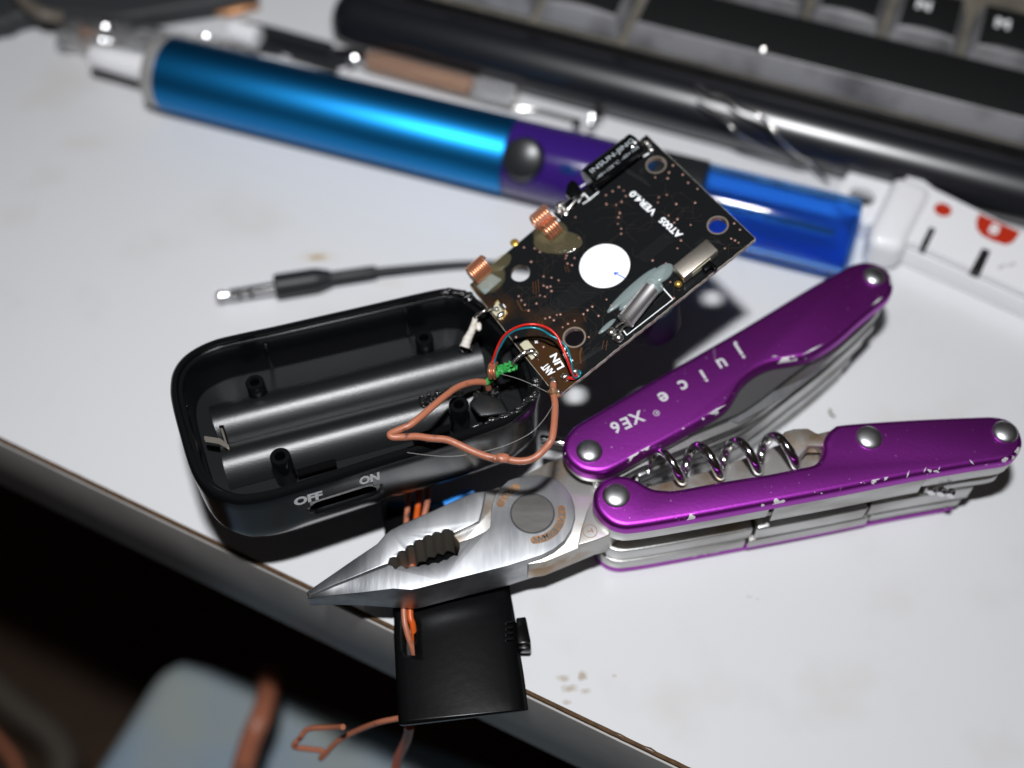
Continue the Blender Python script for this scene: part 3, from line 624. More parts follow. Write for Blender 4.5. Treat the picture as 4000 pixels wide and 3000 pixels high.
# battery bay: two half-round troughs
fl_ = at(w1, 2.5, 22.0); mk('case_floor', (fl_, [tuple(range(len(fl_)))]), M['case_fl'], case)
def arch(a0, a1, b0, b1, hump, n=14, m=30):
    """arch between the near line (b) and the far line (a); ends at 0 and 1"""
    rows = []
    for i in range(m+1):
        t = i/m; A = a0.lerp(a1, t); B = b0.lerp(b1, t); row = []
        for j in range(n+1):
            s = j/n; p = A.lerp(B, s); row.append(p+V((0, 0, hump*math.sin(math.pi*s)**.8)))
        rows.append(row)
    vs, fs = grid(rows)
    for k in (0, m):                                  # end walls down to the floor
        base = len(vs); vs += [V((p.x, p.y, 21.9)) for p in rows[k]]
        for j in range(n): fs.append((k*(n+1)+j, k*(n+1)+j+1, base+j+1, base+j))
    return vs, fs
hb = 23.2
a0, a1 = U(*zz('A', 298, 812), hb), U(*zz('A', 1735, 452), hb)
m0, m1 = U(*zz('A', 362, 1022), hb), U(*zz('A', 1800, 655), hb)
c0, c1 = U(*zz('A', 412, 1262), hb-1), U(*zz('A', 1905, 860), hb-1)
bay = mk('battery_bay', join(arch(a0, a1, m0, m1, 3.0), arch(m0, m1, c0, c1, 3.0)), M['case_in'], case, smooth=50)
def post(x, y, h, r=1.85, top=None):
    c = U(*zz('A', x, y), h); b0 = V((c.x, c.y, 21.8)); L = h-21.8
    vs, fs = rev(b0, V((c.x, c.y, h)), [(0, r*1.05), (.5, r), (.97, r*.98), (1, r*.9), (1, r*.52), (.92, r*.42), (.86, r*.5), (.8, r*.42), (.74, r*.5), (.68, r*.4), (.3, r*.4)], 30)
    return mk('screw_post', (vs, fs), M['case'], case, smooth=45)
post(682, 1080, 30.2); post(545, 680, 28.6, 1.75); post(1460, 440, 28.2, 1.75); post(1648, 800, 30.2)
# ribs and slots on the inner wall
for g_ in (box(U(*zz('A', 622, 545), 26), fa*.35, -fn*.6, kz*4), box(U(*zz('A', 1366, 350), 27), fa*.35, -fn*.6, kz*4), box(U(*zz('A', 165, 835), 29), fa*.9, fn*.12, kz*1.2)): mk('wall_rib', g_, M['case'], case, bevel=(.12, 2))
s0, s1 = U(*zz('A', 775, 1172), 24.6), U(*zz('A', 985, 1112), 24.6); s2, s3 = U(*zz('A', 1400, 985), 24.8), U(*zz('A', 1600, 925), 24.8)
mk('bay_slot', join(*[box((p+q_)/2-fn*.0, (q_-p)*.5, fn*.55, kz*.35) for p, q_ in ((s0, s1), (s2, s3))]), M['lid'], case, smooth=None)
# nickel battery contact
ct = mk('battery_contact', join(
    prism([U(*zz('A', x, y), 26.9) for x, y in ((272, 985), (275, 972), (360, 985), (405, 1020), (412, 1046), (352, 1015), (280, 1003))], [U(*zz('A', x, y), 26.9)-kz*.3 for x, y in ((272, 985), (275, 972), (360, 985), (405, 1020), (412, 1046), (352, 1015), (280, 1003))]),
    prism([U(*zz('A', x, y), 27.2) for x, y in ((360, 930), (372, 930), (402, 1030), (396, 1040))], [U(*zz('A', x, y), 27.2)-kz*1.5 for x, y in ((360, 930), (372, 930), (402, 1030), (396, 1040))])), M['crystal'], case, smooth=None)
ct.data.materials[0] = M['can']
mk('contact_slot', prism([U(*zz('A', x, y), 26.75) for x, y in ((352, 915), (378, 912), (412, 1035), (394, 1040))], [U(*zz('A', x, y), 25.5) for x, y in ((352, 915), (378, 912), (412, 1035), (394, 1040))]), M['lid'], case, smooth=None)
# melted plastic crumbs where the iron went in
rnd = random.Random(5); bl = []
for k in range(70):
    if k < 36: x, y = rnd.uniform(1445, 1660), 0; y = 790-(x-1445)*.36+rnd.uniform(-26, 22); h = 26.6
    elif k < 58: x, y = rnd.uniform(1740, 1870), rnd.uniform(700, 770); h = 27.0
    else: x, y = rnd.uniform(1655, 1720), rnd.uniform(480, 520); h = 27
    bl.append(blob(U(*zz('A', x, y), h+rnd.uniform(-.4, .5)), *(rnd.uniform(.22, .62) for _ in range(3)), seg=8, rings=6, noise=.2, rs=k))
mk('melted_plastic', join(*bl), M['burnt'], case, smooth=60)
bl = []
sc_line = catmull([U(*zz('A', x, y), RH) for x, y in ((2070, 660), (2058, 740), (1985, 812), (1895, 863), (1760, 902))], 10)
sc_far = catmull([U(*zz('A', x, y), RH) for x, y in ((1580, 186), (1660, 196), (1715, 222))], 10)
for ln_ in (sc_line, sc_far):
    bl = []
    for k in range(34 if ln_ is sc_line else 18):
        p = ln_[rnd.randrange(len(ln_))]; p = V((p.x, p.y, RH-.12))
        bl.append(blob(p+V((rnd.uniform(-.3, .3), rnd.uniform(-.3, .3), 0)), rnd.uniform(.5, 1.1), rnd.uniform(.3, .55), rnd.uniform(.15, .32), seg=8, rings=6, noise=.2, rs=k+100, ax=fa))
    mk('scorched_rim', join(*bl), M['burnt'], case, smooth=60)
mk('antenna_clamp', prism([U(*zz('A', x, y), 27.5) for x, y in ((1755, 730), (1880, 770), (1925, 850), (1760, 870), (1700, 800))], [U(*zz('A', x, y), 22) for x, y in ((1755, 730), (1880, 770), (1925, 850), (1760, 870), (1700, 800))]), M['case_in'], case, bevel=(.6, 3))
mk('support_block', join(prism([U(*zz('A', x, y), 30) for x, y in ((1875, 515), (1925, 500), (1945, 590), (1880, 600))], [U(*zz('A', x, y), 22) for x, y in ((1875, 515), (1925, 500), (1945, 590), (1880, 600))])), M['case_in'], case, bevel=(.4, 2))

# ------------------------------------------------------------ circuit board
cA = U(1835, 1112, 33.2); cB = U(2525, 526, 43.0); cD = U(2176, 1545, 32.8)
bn_ = (cB-cA).cross(cD-cA).normalized(); bn_ = bn_ if bn_.z > 0 else -bn_
def Q(px, py, off=0.0): return onplane(px, py, cA, bn_, off)
def QB(x, y, off=0.0): return Q(*zz('B', x, y), off)
bx = (cB-cA).normalized(); by = bn_.cross(bx)
cC = Q(2951, 932)
pc = thing('circuit_board', 'black circuit board with coils and white round sticker propped on the case', 'circuit board', (cA+cC)/2)
BROWN_AT = (((cA+cD)/2-ORG[pc.name])*S).dot((U(2240, 1000, 36)-U(1960, 1300, 34)).normalized().xy.to_3d()) + 8.5*S
M['board'] = board_mat()
def pcirc(x, y, r, n=30): c = QB(x, y); return [c+bx*(r*math.cos(2*math.pi*k/n))+by*(r*math.sin(2*math.pi*k/n)) for k in range(n)]
hs = [(1245, 280, 1.75), (1592, 620, 1.75), (784, 1252, 1.85), (480, 890, 1.85)]
outl = [cA, Q(1915, 1040), Q(2160, 835), cB, cC] + [Q(2951+(2185-2951)*t, 932+(1543-932)*t) + (by*random.uniform(-.07, .07)+bx*0) for t in [i/60 for i in range(1, 60)]] + [Q(2192, 1541), Q(2165, 1534), Q(2010, 1340)]
mk('board', holed(outl, [pcirc(*h) for h in hs], cA, bx, by, bn_, 1.0), M['board'], pc, smooth=None)
mk('board_edge', join(*[box((a+b)/2-bn_*.5, (b-a)/2, by*.045, bn_*.46) for a, b in zip(outl[4:64], outl[5:65])]), M['fr4'], pc, smooth=None)
for a, b in ((outl[-1], cA), (outl[3], outl[4]), (outl[65], outl[66])): mk('board_edge', box((a+b)/2-bn_*.5, (b-a)/2, ((b-a).cross(bn_)).normalized()*.05, bn_*.48), M['fr4'], pc, smooth=None)
for h in hs:
    g_ = [loft([[p-bn_*1.0 for p in pcirc(h[0], h[1], h[2]*.99)], [p+bn_*.03 for p in pcirc(h[0], h[1], h[2]*.99)]]+([[p+bn_*.03 for p in pcirc(h[0], h[1], h[2]*1.16)], pcirc(h[0], h[1], h[2]*1.16)] if h is not hs[3] else []), False, False)]
    mk('hole_ring', join(*g_), M['ring'], pc, smooth=None)
stc = QB(955, 850)
stk = mk('round_sticker', prism([stc+bn_*.10+(bx*math.cos(t)+by*math.sin(t))*4.72 for t in [2*math.pi*k/56 for k in range(56)]], [stc+bn_*.01+(bx*math.cos(t)+by*math.sin(t))*4.72 for t in [2*math.pi*k/56 for k in range(56)]]), M['sticker'], pc, smooth=None)
def strip(a, b, wdt, off=.03):
    d = (b-a).normalized(); s_ = bn_.cross(d)*wdt/2; return [a+s_+bn_*off, b+s_+bn_*off, b-s_+bn_*off, a-s_+bn_*off], [(0, 1, 2, 3)]
mk('pen_mark', join(strip(QB(1068, 920), QB(1010, 888), .22, .12), strip(QB(1008, 890), QB(1018, 904), .25, .13), strip(QB(1008, 889), QB(1035, 889), .2, .14)), M['bluepen'], stk, smooth=None)
# silkscreen
def tx(s, a, b, h, bold=.03): return text(s, QB(*a), QB(*b), bn_, h, .05, bold)
mk('silkscreen', join(tx('VER4.0', (1253, 545), (1118, 424), 1.35), tx('AT005', (1398, 672), (1285, 573), 1.35),
    tx('ANT', (677, 1448), (628, 1395), 1.45), tx('LIN', (728, 1418), (683, 1340), 1.4), tx('RIN', (778, 1385), (730, 1310), 1.0), tx('+', (588, 1275), (570, 1262), .9),
    *[strip(QB(*a), QB(*b), w_) for a, b, w_ in [((1270, 960), (1340, 1038), .20), ((1340, 1038), (1080, 1240), .16), ((1080, 1240), (1062, 1215), .2),
      ((922, 432), (870, 475), .26), ((870, 475), (838, 440), .26), ((838, 440), (806, 492), .26), ((818, 405), (860, 378), .26), ((880, 470), (832, 500), .22), ((925, 350), (1090, 215), .2),
      ((648, 545), (700, 598), .26), ((648, 545), (640, 555), .26), ((1185, 150), (1215, 175), .35), ((1205, 215), (1170, 235), .3), ((383, 1066), (396, 1085), .2)]]), M['white_ink'], pc, smooth=None)
# vias
rnd = random.Random(21)
VI = [(1240, 350), (1310, 355), (1395, 335), (1425, 380), (1478, 415), (1318, 322), (1340, 282), (1035, 405), (1000, 428), (962, 450), (1062, 425), (1075, 455), (1050, 487), (1020, 505), (965, 500), (1305, 448), (1260, 462), (1255, 492), (1358, 500), (1465, 492), (1040, 550), (1032, 575), (1030, 612), (1048, 640), (1048, 668), (1315, 565), (1365, 585), (1348, 605), (1440, 618), (1385, 705), (1365, 750), (1225, 818), (1290, 850), (1685, 610), (1718, 645), (1668, 695), (1632, 750), (1710, 718), (1345, 1030), (1325, 940), (992, 1072), (965, 1038), (885, 1078), (858, 1098), (835, 1120), (920, 1130), (785, 1158), (748, 1175), (718, 1195), (620, 1145), (645, 1138), (685, 1125), (705, 1122), (668, 1155), (610, 908), (655, 915), (695, 930), (650, 965), (630, 968), (610, 960), (590, 1015), (618, 1022), (570, 1060), (655, 990), (470, 1020), (485, 1042), (505, 1068), (525, 1100), (785, 805), (770, 845), (745, 835), (740, 790), (735, 805), (810, 690), (865, 1250), (540, 825), (500, 745), (590, 770), (560, 750), (770, 520), (790, 575), (455, 1250), (610, 1305), (540, 1330), (1690, 705), (1300, 835)]
mk('solder_vias', join(*[dome(QB(x, y, .01), bn_, rnd.uniform(.20, .28), .10, 8, 2) for x, y in VI]), M['via'], pc, smooth=60)
# traces
tr = []
for k in range(13):
    o = k*9; tr.append(strip(QB(560+o*1.7, 1130-o*.2), QB(800+o*1.4, 935+o*.5), .05, .012))
for k in range(7): tr.append(strip(QB(1130+k*9, 800+k*5), QB(1300+k*8, 660+k*7), .05, .012))
for k in range(6): tr.append(strip(QB(1040+k*8, 160+k*9+120), QB(1180+k*8, 240+k*9+120), .05, .012))
for k in range(6): tr.append(strip(QB(770+k*12, 1420-k*6), QB(900+k*16, 1310-k*4), .05, .012))
for k in range(5): tr.append(strip(QB(1460+k*9, 730-k*10), QB(1600+k*8, 700+k*8), .05, .012))
mk('circuit_traces', join(*tr), M['trace_d'], pc, smooth=None)
rt = random.Random(77); EU = (cB-cA); EV = (cD-cA)
def okp(p):
    if any((p-QB(h[0], h[1])).length < h[2]+.6 for h in hs): return False
    u, v = (p-cA).dot(EU)/EU.length_squared, (p-cA).dot(EV)/EV.length_squared
    return .03 < u < .93 and .04 < v < .92
tr = []
for k in range(150):
    p = QB(*VI[rt.randrange(len(VI))]) if rt.random() < .6 else cA+EU*rt.uniform(.03, .95)+EV*rt.uniform(.05, .95)
    a_ = rt.choice((0, 1, 2, 3, 4, 5, 6, 7))
    for q_ in range(rt.choice((2, 3, 3))):
        d = (bx*math.cos(a_*math.pi/4)+by*math.sin(a_*math.pi/4)); p2 = p+d*rt.uniform(.8, 3.6)
        if not (okp(p) and okp(p2) and okp((p+p2)/2)): break
        tr.append(strip(p, p2, .09, .008+.0004*(k % 8))); p = p2; a_ += rt.choice((-1, 1))
mk('circuit_traces', join(*tr), M['trace_d2'], pc, smooth=None)
tb = []
for a, b, w_ in [((545, 1175), (540, 1195), .2), ((560, 1172), (562, 1200), .14), ((580, 1158), (590, 1195), .14), ((600, 1160), (610, 1195), .14), ((825, 1310), (815, 1350), .38), ((815, 1350), (822, 1400), .3), ((460, 1045), (490, 1100), .22), ((490, 1100), (535, 1100), .16), ((950, 1270), (940, 1320), .14), ((970, 1270), (962, 1325), .14), ((550, 940), (555, 1005), .14), ((565, 935), (570, 1010), .14), ((580, 925), (585, 1000), .14), ((835, 1125), (850, 1165), .13), ((730, 850), (740, 885), .12), ((745, 850), (755, 885), .12)]:
    tb.append(strip(QB(*a), QB(*b), w_, .015))
mk('copper_traces', join(*tb), M['trace'], pc, smooth=None)
# electrolytic capacitor
r_ = 2.4; e0, e1 = Q(2297, 706, r_+.1), Q(2487, 562, r_+.1); ca = (e1-e0).normalized()
cap = mk('capacitor', rev(e0, e1, [(0, r_*.7), (.0, r_*.88), (.03, r_), (.86, r_), (.885, r_*.93), (.91, r_), (.98, r_), (1, r_*.85), (1, r_*.4)], 40), M['case'], pc)
def captext(s, t0, t1, ang, hh):
    vs, fs, wd = text2d(s, 0); out = []; L = (e1-e0).length; side = bn_.cross(ca)
    for x, y in vs:
        a = ang+ (y*hh/.72)/r_*1.0; rr = r_+.05
        out.append(e0+ca*(L*(t0+(t1-t0)*x/wd))+(bn_*math.cos(a)+side*math.sin(a))*rr)
    return out, fs
mk('capacitor_print', join(captext('INSUN-JING', .07, .93, -.28, .95), captext('-40+105\u00b0C -40+105', .07, .93, -.92, .6)), M['cap_ink'], cap, smooth=None)
mk('glints', join(glint_disc(QB(1112, 178, 4.6), .10), glint_disc(QB(893, 330, 4.4), .10)), M['glint'], cap)  # small added discs stand in for highlights on the sleeve
mk('capacitor_leads', join(tube([e1, e1+ca*.9, Q(2528, 552, .3)], .22, 8), tube([e1-by*.8, e1+ca*1.1-by*.8, Q(2540, 575, .3)], .22, 8), blob(Q(2530, 560, .3), .7, .6, .45, noise=.15), blob(Q(2545, 585, .3), .6, .5, .4, noise=.15, rs=2)), M['solder'], pc, smooth=60)
# transistor and its solder
mk('transistor', prism([QB(*p, 2.6) for p in ((770, 362), (800, 380), (828, 440), (770, 475), (735, 445), (742, 395))], [QB(*p, .2) for p in ((775, 372), (800, 390), (828, 450), (770, 485), (735, 455), (742, 405))]), M['lid'], pc, bevel=(.2, 2))
mk('solder_joint', join(blob(QB(705, 512, .6), .85, .7, .7, noise=.15), blob(QB(735, 540, .4), .6, .9, .5, noise=.2, rs=3), blob(QB(700, 545, .4), .6, .5, .5, noise=.2, rs=5), tube([QB(715, 500, .8), QB(745, 470, 1.5)], .25, 8), tube([QB(745, 535, .6), QB(790, 480, 1.2), QB(815, 455, 1)], .22, 8)), M['solder'], pc, smooth=60)
# coils
def coil(a, b, rr, n, wr):
    d = b-a; L = d.length; d.normalize(); n1 = (bn_-d*bn_.dot(d)).normalized(); n2 = d.cross(n1); P = []
    for k in range(n*24+1):
        t = k/24; P.append(a+d*(L*t/n)+(n1*math.cos(2*math.pi*t)+n2*math.sin(2*math.pi*t))*rr)
    return tube(P, wr, 8)
K_ = lambda x, y, o=0: Q(*zz('K', x, y), o)
mk('coil', coil(K_(440, 640, 2.0), K_(740, 380, 2.0), 1.75, 8, .22), M['copper'], pc, smooth=60)
mk('coil', coil(QB(556, 615, 2.0), QB(640, 545, 2.0), 1.55, 6, .24), M['copper'], pc, smooth=60)
mk('coil', coil(QB(622, 668, 1.9), QB(690, 610, 1.9), 1.55, 5, .24), M['copper'], pc, smooth=60)
mk('coil_core', join(rev(K_(460, 640, 1.9), K_(730, 400, 1.9), [(0, 1.1), (0, 1.5), (1, 1.5), (1, 1.1)], 20)), M['copper_fill'], pc)
mk('glue_blob', join(blob(QB(305, 925, .2), 3.4, 2.9, 1.3, bx, bn_, 24, 12, .02), blob(QB(372, 830, .05), 2.3, 1.5, .3, bx, bn_, 18, 8, .04)), M['glue'], pc, smooth=80)
mk('glue_blob', join(blob(QB(650, 665, .2), 3.4, 2.6, 1.3, bx-by*.6, bn_, 24, 12, .02), blob(QB(690, 715, .02), 4.6, 2.6, .35, bx-by*1.2, bn_, 26, 8, .03)), M['glue'], pc, smooth=80)
gp = [QB(*p, .03) for p in ((335, 850), (470, 770), (440, 830), (400, 870))]
mk('gold_pad', dome(QB(447, 718, .02), bn_, .85, .25, 20, 4), M['gold'], pc, smooth=60)
mk('coil_base', prism([QB(*p, 1.0) for p in ((232, 960), (300, 885), (375, 925), (280, 1010))], [QB(*p, .1) for p in ((225, 965), (300, 880), (385, 928), (280, 1020))]), M['glue_b'], pc, bevel=(.4, 3))
# pads with tinned wires
def pad(pts, m='beige', h=.35): return prism([Q(*zz('L', *p), h) for p in pts], [Q(*zz('L', *p), .02) for p in pts])
mk('solder_pad', pad([(800, 235), (900, 90), (1030, 270), (930, 370)]), M['beige'], pc, bevel=(.08, 2))
mk('solder_pad', pad([(1215, 720), (1320, 640), (1490, 850), (1390, 945)]), M['beige'], pc, bevel=(.08, 2))
mk('pad_gold', join(pad([(850, 130), (900, 75), (930, 120), (905, 150)], h=.2), pad([(930, 375), (1000, 330), (1050, 270), (1020, 240)], h=.2)), M['gold'], pc, smooth=None)
LQ = lambda x, y, o: Q(*zz('L', x, y), o)
mk('solder_joint', join(blob(LQ(890, 215, .7), .45, .5, .45, noise=.1), blob(LQ(945, 290, .5), .55, .9, .4, by, bn_, noise=.12), blob(LQ(1385, 820, .8), .8, .6, .5, noise=.12, rs=3), blob(LQ(1450, 870, .5), .5, .4, .4, noise=.2, rs=4), tube([LQ(930, 140, .5), LQ(1000, 240, .5)], .28, 8)), M['solder'], pc, smooth=60)
mk('solder_joint', join(blob(LQ(1870, 1180, .35), .75, .6, .45, noise=.15), blob(LQ(2020, 1110, .35), .8, .6, .55, noise=.2, rs=7), blob(LQ(1690, 1260, .45), .8, .9, .5, noise=.25, rs=8), blob(LQ(1760, 1400, .4), .8, .7, .5, noise=.25, rs=9)), M['solder'], pc, smooth=60)
# crystal on milky glue
JQ = lambda x, y, o: Q(*zz('J', x, y), o)
gd = JQ(760, 640, 0)-JQ(100, 1240, 0)
mk('milky_glue', join(blob(JQ(400, 960, .02), 6.3, .95, .42, gd, bn_, 30, 10, .02, 1), blob(JQ(540, 950, .02), 6.0, 1.25, .60, gd, bn_, 30, 10, .02, 2), blob(JQ(800, 740, .02), 2.6, 1.55, .55, gd, bn_, 24, 10, .02, 3), blob(JQ(70, 1440, .02), 2.1, .5, .25, gd, bn_, 20, 8, .03, 4)), M['glue_b'], pc, smooth=80)
x0_, x1_ = JQ(310, 1370, 1.75), JQ(690, 905, 1.75)
mk('crystal', rev(x0_, x1_, [(0, 1.2), (0, 1.62), (.02, 1.75), (.05, 1.62), (.96, 1.6), (1, 1.3)], 36), M['crystal'], pc)
mk('crystal_sleeve', rev(JQ(655, 945, 1.75), JQ(725, 860, 1.75), [(0, 1.66), (.2, 1.74), (.8, 1.8), (1, 1.6)], 28), M['glue_b'], pc)
mk('crystal_lead', join(tube([JQ(300, 1370, 1.6), JQ(240, 1400, 1.2), JQ(190, 1450, .3)], .2, 8), tube([JQ(340, 1410, 1.6), JQ(280, 1450, 1.2), JQ(240, 1530, .4)], .2, 8), blob(JQ(135, 1510, .5), .85, .85, .6, noise=.12), blob(JQ(225, 1590, .6), .95, .85, .8, noise=.12, rs=2)), M['solder'], pc, smooth=60)
# slide switch
tp = [(930, 640), (1390, 270), (1600, 450), (1085, 800)]
T = [JQ(*p, 2.3) for p in tp]; e_up = (T[1]-T[0]).normalized(); e_dn = (T[3]-T[0]).normalized()
T[2] = T[1]+(T[3]-T[0])
sw = mk('slide_switch', prism(T, [p-bn_*2.1 for p in T]), M['can'], pc, bevel=(.22, 3))
s_o = e_up.cross(bn_).normalized(); s_o = s_o if s_o.y < 0 else -s_o
mid = (T[2]+T[3])/2-bn_*1.2
mk('switch_window', box(mid+s_o*.04, e_up*2.2, s_o*.05, bn_*.62), M['beige'], sw, smooth=None)
mk('switch_lever', join(box(mid+e_up*.9+s_o*.5, e_up*1.0, s_o*.7, bn_*.55), box(mid+e_up*1.6+s_o*1.5, e_up*.35, s_o*.7, bn_*.5)), M['lid'], sw, bevel=(.1, 2))
mk('flux_drop', blob(JQ(1015, 880, .5), .75, .7, .55), M['gold'], pc, smooth=70)
# large dark component hanging below the board
dc = Q(2545, 1205, -5.0)
mk('underside_dial', rev(dc-bn_*6, dc+bn_*3.9, [(0, 3.0), (0, 4.9), (.08, 5.2), (.85, 5.2), (1, 4.8)], 48), M['dialb'], pc)

# ------------------------------------------------------------ wires from board to case
def wire3(name, pts, r, m, parent=None, label=None, cat=None, seg=12, n=10, rough=0.0):
    path = catmull(pts, n); o = mk(name, tube(path, r, seg, rough), m, parent, smooth=70, base=None if parent else path[0])
    if label: tag(o, label, cat)
    return o
AU = lambda x, y, h: U(*zz('A', x, y), h)
ant = thing('antenna_wire', 'copper-brown insulated wire looping from the board corner over the case', 'wire', U(2190, 1560, 33))
pa = [LQ(1700, 1290, .9), AU(2160, 745, 34.8), AU(2168, 800, 35.4), AU(2165, 880, 36), AU(2160, 935, 36.3), AU(2145, 1000, 36), AU(2090, 1065, 35), AU(2040, 1098, 34.6), AU(1975, 1108, 34.5), AU(1900, 1098, 34.6), AU(1820, 1088, 34.8), AU(1730, 1058, 35), AU(1650, 1020, 35.4), AU(1580, 992, 35.6), AU(1500, 985, 35.5), AU(1420, 975, 35.3), AU(1340, 978, 35), AU(1290, 978, 35), AU(1278, 962, 35.2), AU(1310, 945, 35.6), AU(1380, 915, 36), AU(1440, 870, 36), AU(1510, 810, 35.5), AU(1580, 752, 34.5), AU(1650, 705, 33), AU(1730, 682, 31.5), AU(1790, 685, 30), AU(1808, 715, 28)]
wire3('insulation', pa, .62, M['copper_ins'], ant, seg=16, rough=.03)
mk('bulge', join(blob(AU(1885, 1093, 34.9), 1.5, .85, .75, V((1, 0, 0)), None, 14, 8, .14, 4), blob(AU(1845, 1096, 34.7), 1.1, .7, .7, V((1, -.2, 0)), None, 12, 8, .16, 6)), M['copper_ins'], ant, smooth=60)
mk('burnt_joint', join(blob(AU(2155, 735, 35.2), .9, .8, .8, None, None, 12, 8, .25, 5), blob(AU(2180, 752, 34.6), .8, .5, .6, None, None, 10, 6, .3, 7)), M['rust'], ant, smooth=60)
mag = thing('enamel_wires', 'thin red and teal enamelled wires arching over the circuit board', 'wire', LQ(830, 960, 1))
def LH(x, y, h): return U(*zz('L', x, y), h)
redp = [LH(820, 980, 33.5), LH(860, 860, 35), LH(920, 710, 36.5), LH(1000, 590, 38), LH(1120, 500, 39.2), LH(1260, 445, 40), LH(1400, 430, 40.3), LH(1530, 450, 40.1), LH(1660, 510, 39.6), LH(1760, 610, 39), LH(1810, 720, 38.4), LH(1870, 860, 37.8), LH(1920, 990, 37), LH(1960, 1110, 36), LH(2010, 1180, 35), LH(2050, 1175, 34.6)]
wire3('red_wire', redp, .24, M['redw'], mag, seg=10)
wire3('teal_wire', [LH(850, 985, 33.5), LH(885, 860, 34.8), LH(945, 740, 36.2), LH(1020, 620, 37.6), LH(1130, 530, 38.8), LH(1260, 490, 39.5), LH(1400, 480, 39.8), LH(1530, 510, 39.6), LH(1660, 590, 39), LH(1790, 660, 38.6), LH(1890, 760, 38), LH(1940, 880, 37.6), LH(1965, 1000, 37), LH(1975, 1110, 36), LH(2000, 1190, 35), LH(2060, 1190, 34.6), LH(2095, 1130, 35), LH(2070, 1100, 35)], .20, M['tealw'], mag, seg=10)
wire3('red_tail', [LH(2050, 1175, 34.6), LH(1990, 1205, 34.4), LH(1910, 1205, 34.2)], .34, M['redw'], mag, seg=10)
mk('copper_tie', join(*[tube([LH(820+o, 990, 32.5)+V((0, 0, 0)), LH(790+o, 1030, 33.5), LH(778+o, 1100, 33.8), LH(790+o, 1170, 33), LH(800+o, 1200, 32)], .38, 10) for o in (0, 60)], ), M['copper'], mag, smooth=60)
grn = thing('green_lead', 'frayed bright green lead with tinned end soldered at the plus pad', 'wire', LH(950, 1150, 31))
bl = [tube(catmull([LH(735, 1270, 30), LH(830, 1190, 31), LH(920, 1120, 31.8), LH(1010, 1080, 32)], 6), [.62]*19, 10, .18)]
rnd = random.Random(8)
for k in range(34):
    t = rnd.random(); bl.append(blob(LH(890+t*290, 1060-t*40+rnd.uniform(-55, 75)*(.5+.5*t), 32+rnd.uniform(-.7, .9)), rnd.uniform(.25, .55), rnd.uniform(.2, .5), rnd.uniform(.2, .45), V((rnd.uniform(-1, 1), rnd.uniform(-1, 1), 0.01)), None, 8, 6, .35, k))
mk('insulation', join(*bl), M['green'], grn, smooth=50)
wire3('tinned_end', [LH(1110, 1010, 33), LH(1150, 950, 33.6), LH(1220, 885, 34.2), LH(1300, 830, 34.6), LQ(1380, 815, .7)], .34, M['solder'], grn, rough=.08)
wl = thing('white_lead', 'frayed white lead with tinned bend between case and board', 'wire', LH(440, 740, 29))
wire3('tinned_end', [LQ(890, 210, .7), LQ(800, 205, 1.2), LH(720, 235, 35), LH(640, 275, 34.6), LH(590, 300, 34), LH(575, 350, 33)], [.30]*51, M['solder'], wl, rough=.10)
mk('insulation', join(tube(catmull([LH(575, 340, 33), LH(555, 440, 32), LH(520, 540, 31), LH(470, 640, 30), LH(430, 750, 29)], 6), [.48+.02*i for i in range(25)], 12, .10), blob(LH(625, 470, 32), .6, .9, .6, None, None, 10, 8, .2)), M['whitew'], wl, smooth=60)
hair = wire3('loose_thread', [LH(960, 1150, 33), LH(1180, 1210, 34), LH(1400, 1300, 34.5), LH(1620, 1410, 35)], .045, M['grey_pl'], None, 'hair-thin grey thread from the green lead to the board corner', 'thread', 6, 6)
wire3('loose_thread', [AU(1370, 1062, 33.6), AU(1560, 1082, 33.8), AU(1700, 1072, 33.8), AU(1880, 1030, 34), AU(2030, 960, 35), AU(2110, 880, 36), AU(2160, 800, 36.5)], .04, M['grey_pl'], None, 'hair-thin thread curving over the right end of the case', 'thread', 6, 6)

# ------------------------------------------------------------ multitool
mt = thing('multitool', 'open purple pocket multitool with pliers, corkscrew and scratched handles', 'multitool', U(2600, 1900, 0))
TT = 21.0
CZ = lambda pts: [zz('C', *p) for p in pts]
up_out = CZ([(115, 870), (125, 820), (160, 775), (210, 740), (500, 572), (700, 457), (950, 312), (1250, 130), (1400, 47), (1440, 29), (1490, 20), (1540, 28), (1590, 55), (1617, 98), (1620, 145), (1600, 183), (1555, 220), (1470, 290), (1380, 370), (1310, 418), (1240, 452), (1150, 470), (1060, 487), (985, 525), (930, 577), (900, 628), (865, 676), (800, 722), (640, 812), (480, 897), (400, 942), (330, 975), (270, 985), (200, 972), (150, 938), (125, 905)])
lo_out = CZ([(254, 1100), (262, 1055), (300, 1012), (350, 994), (400, 994), (450, 1010), (490, 1035), (530, 1052), (580, 1057), (640, 1055), (860, 1015), (1050, 985), (1200, 955), (1250, 945), (1280, 925), (1300, 880), (1303, 840), (1320, 800), (1350, 773), (1400, 758), (1700, 737), (2000, 724), (2080, 724), (2140, 737), (2185, 770), (2207, 820), (2208, 860), (2190, 895), (2145, 925), (2000, 948), (1700, 1000), (1400, 1060), (1000, 1135), (600, 1207), (450, 1230), (390, 1232), (335, 1215), (290, 1180), (262, 1140)])
def hpts(P, h, n=3): return catmull([U(x, y, h) for x, y in P], n, True)
def rounded_slab(P, h0, h1, r, k=5):
    rings = [[V((p.x, p.y, h0)) for p in P], [V((p.x, p.y, h1-r)) for p in P]]
    for i in range(1, k+1):
        a = math.pi/2*i/k; d = r*(1-math.cos(a)); rings.append([V((p.x, p.y, h1-r+r*math.sin(a))) for p in inset(P, d)])
    return loft(rings)
def layer(P, h0, h1, bev=.25): return slab(P, h0, h1)
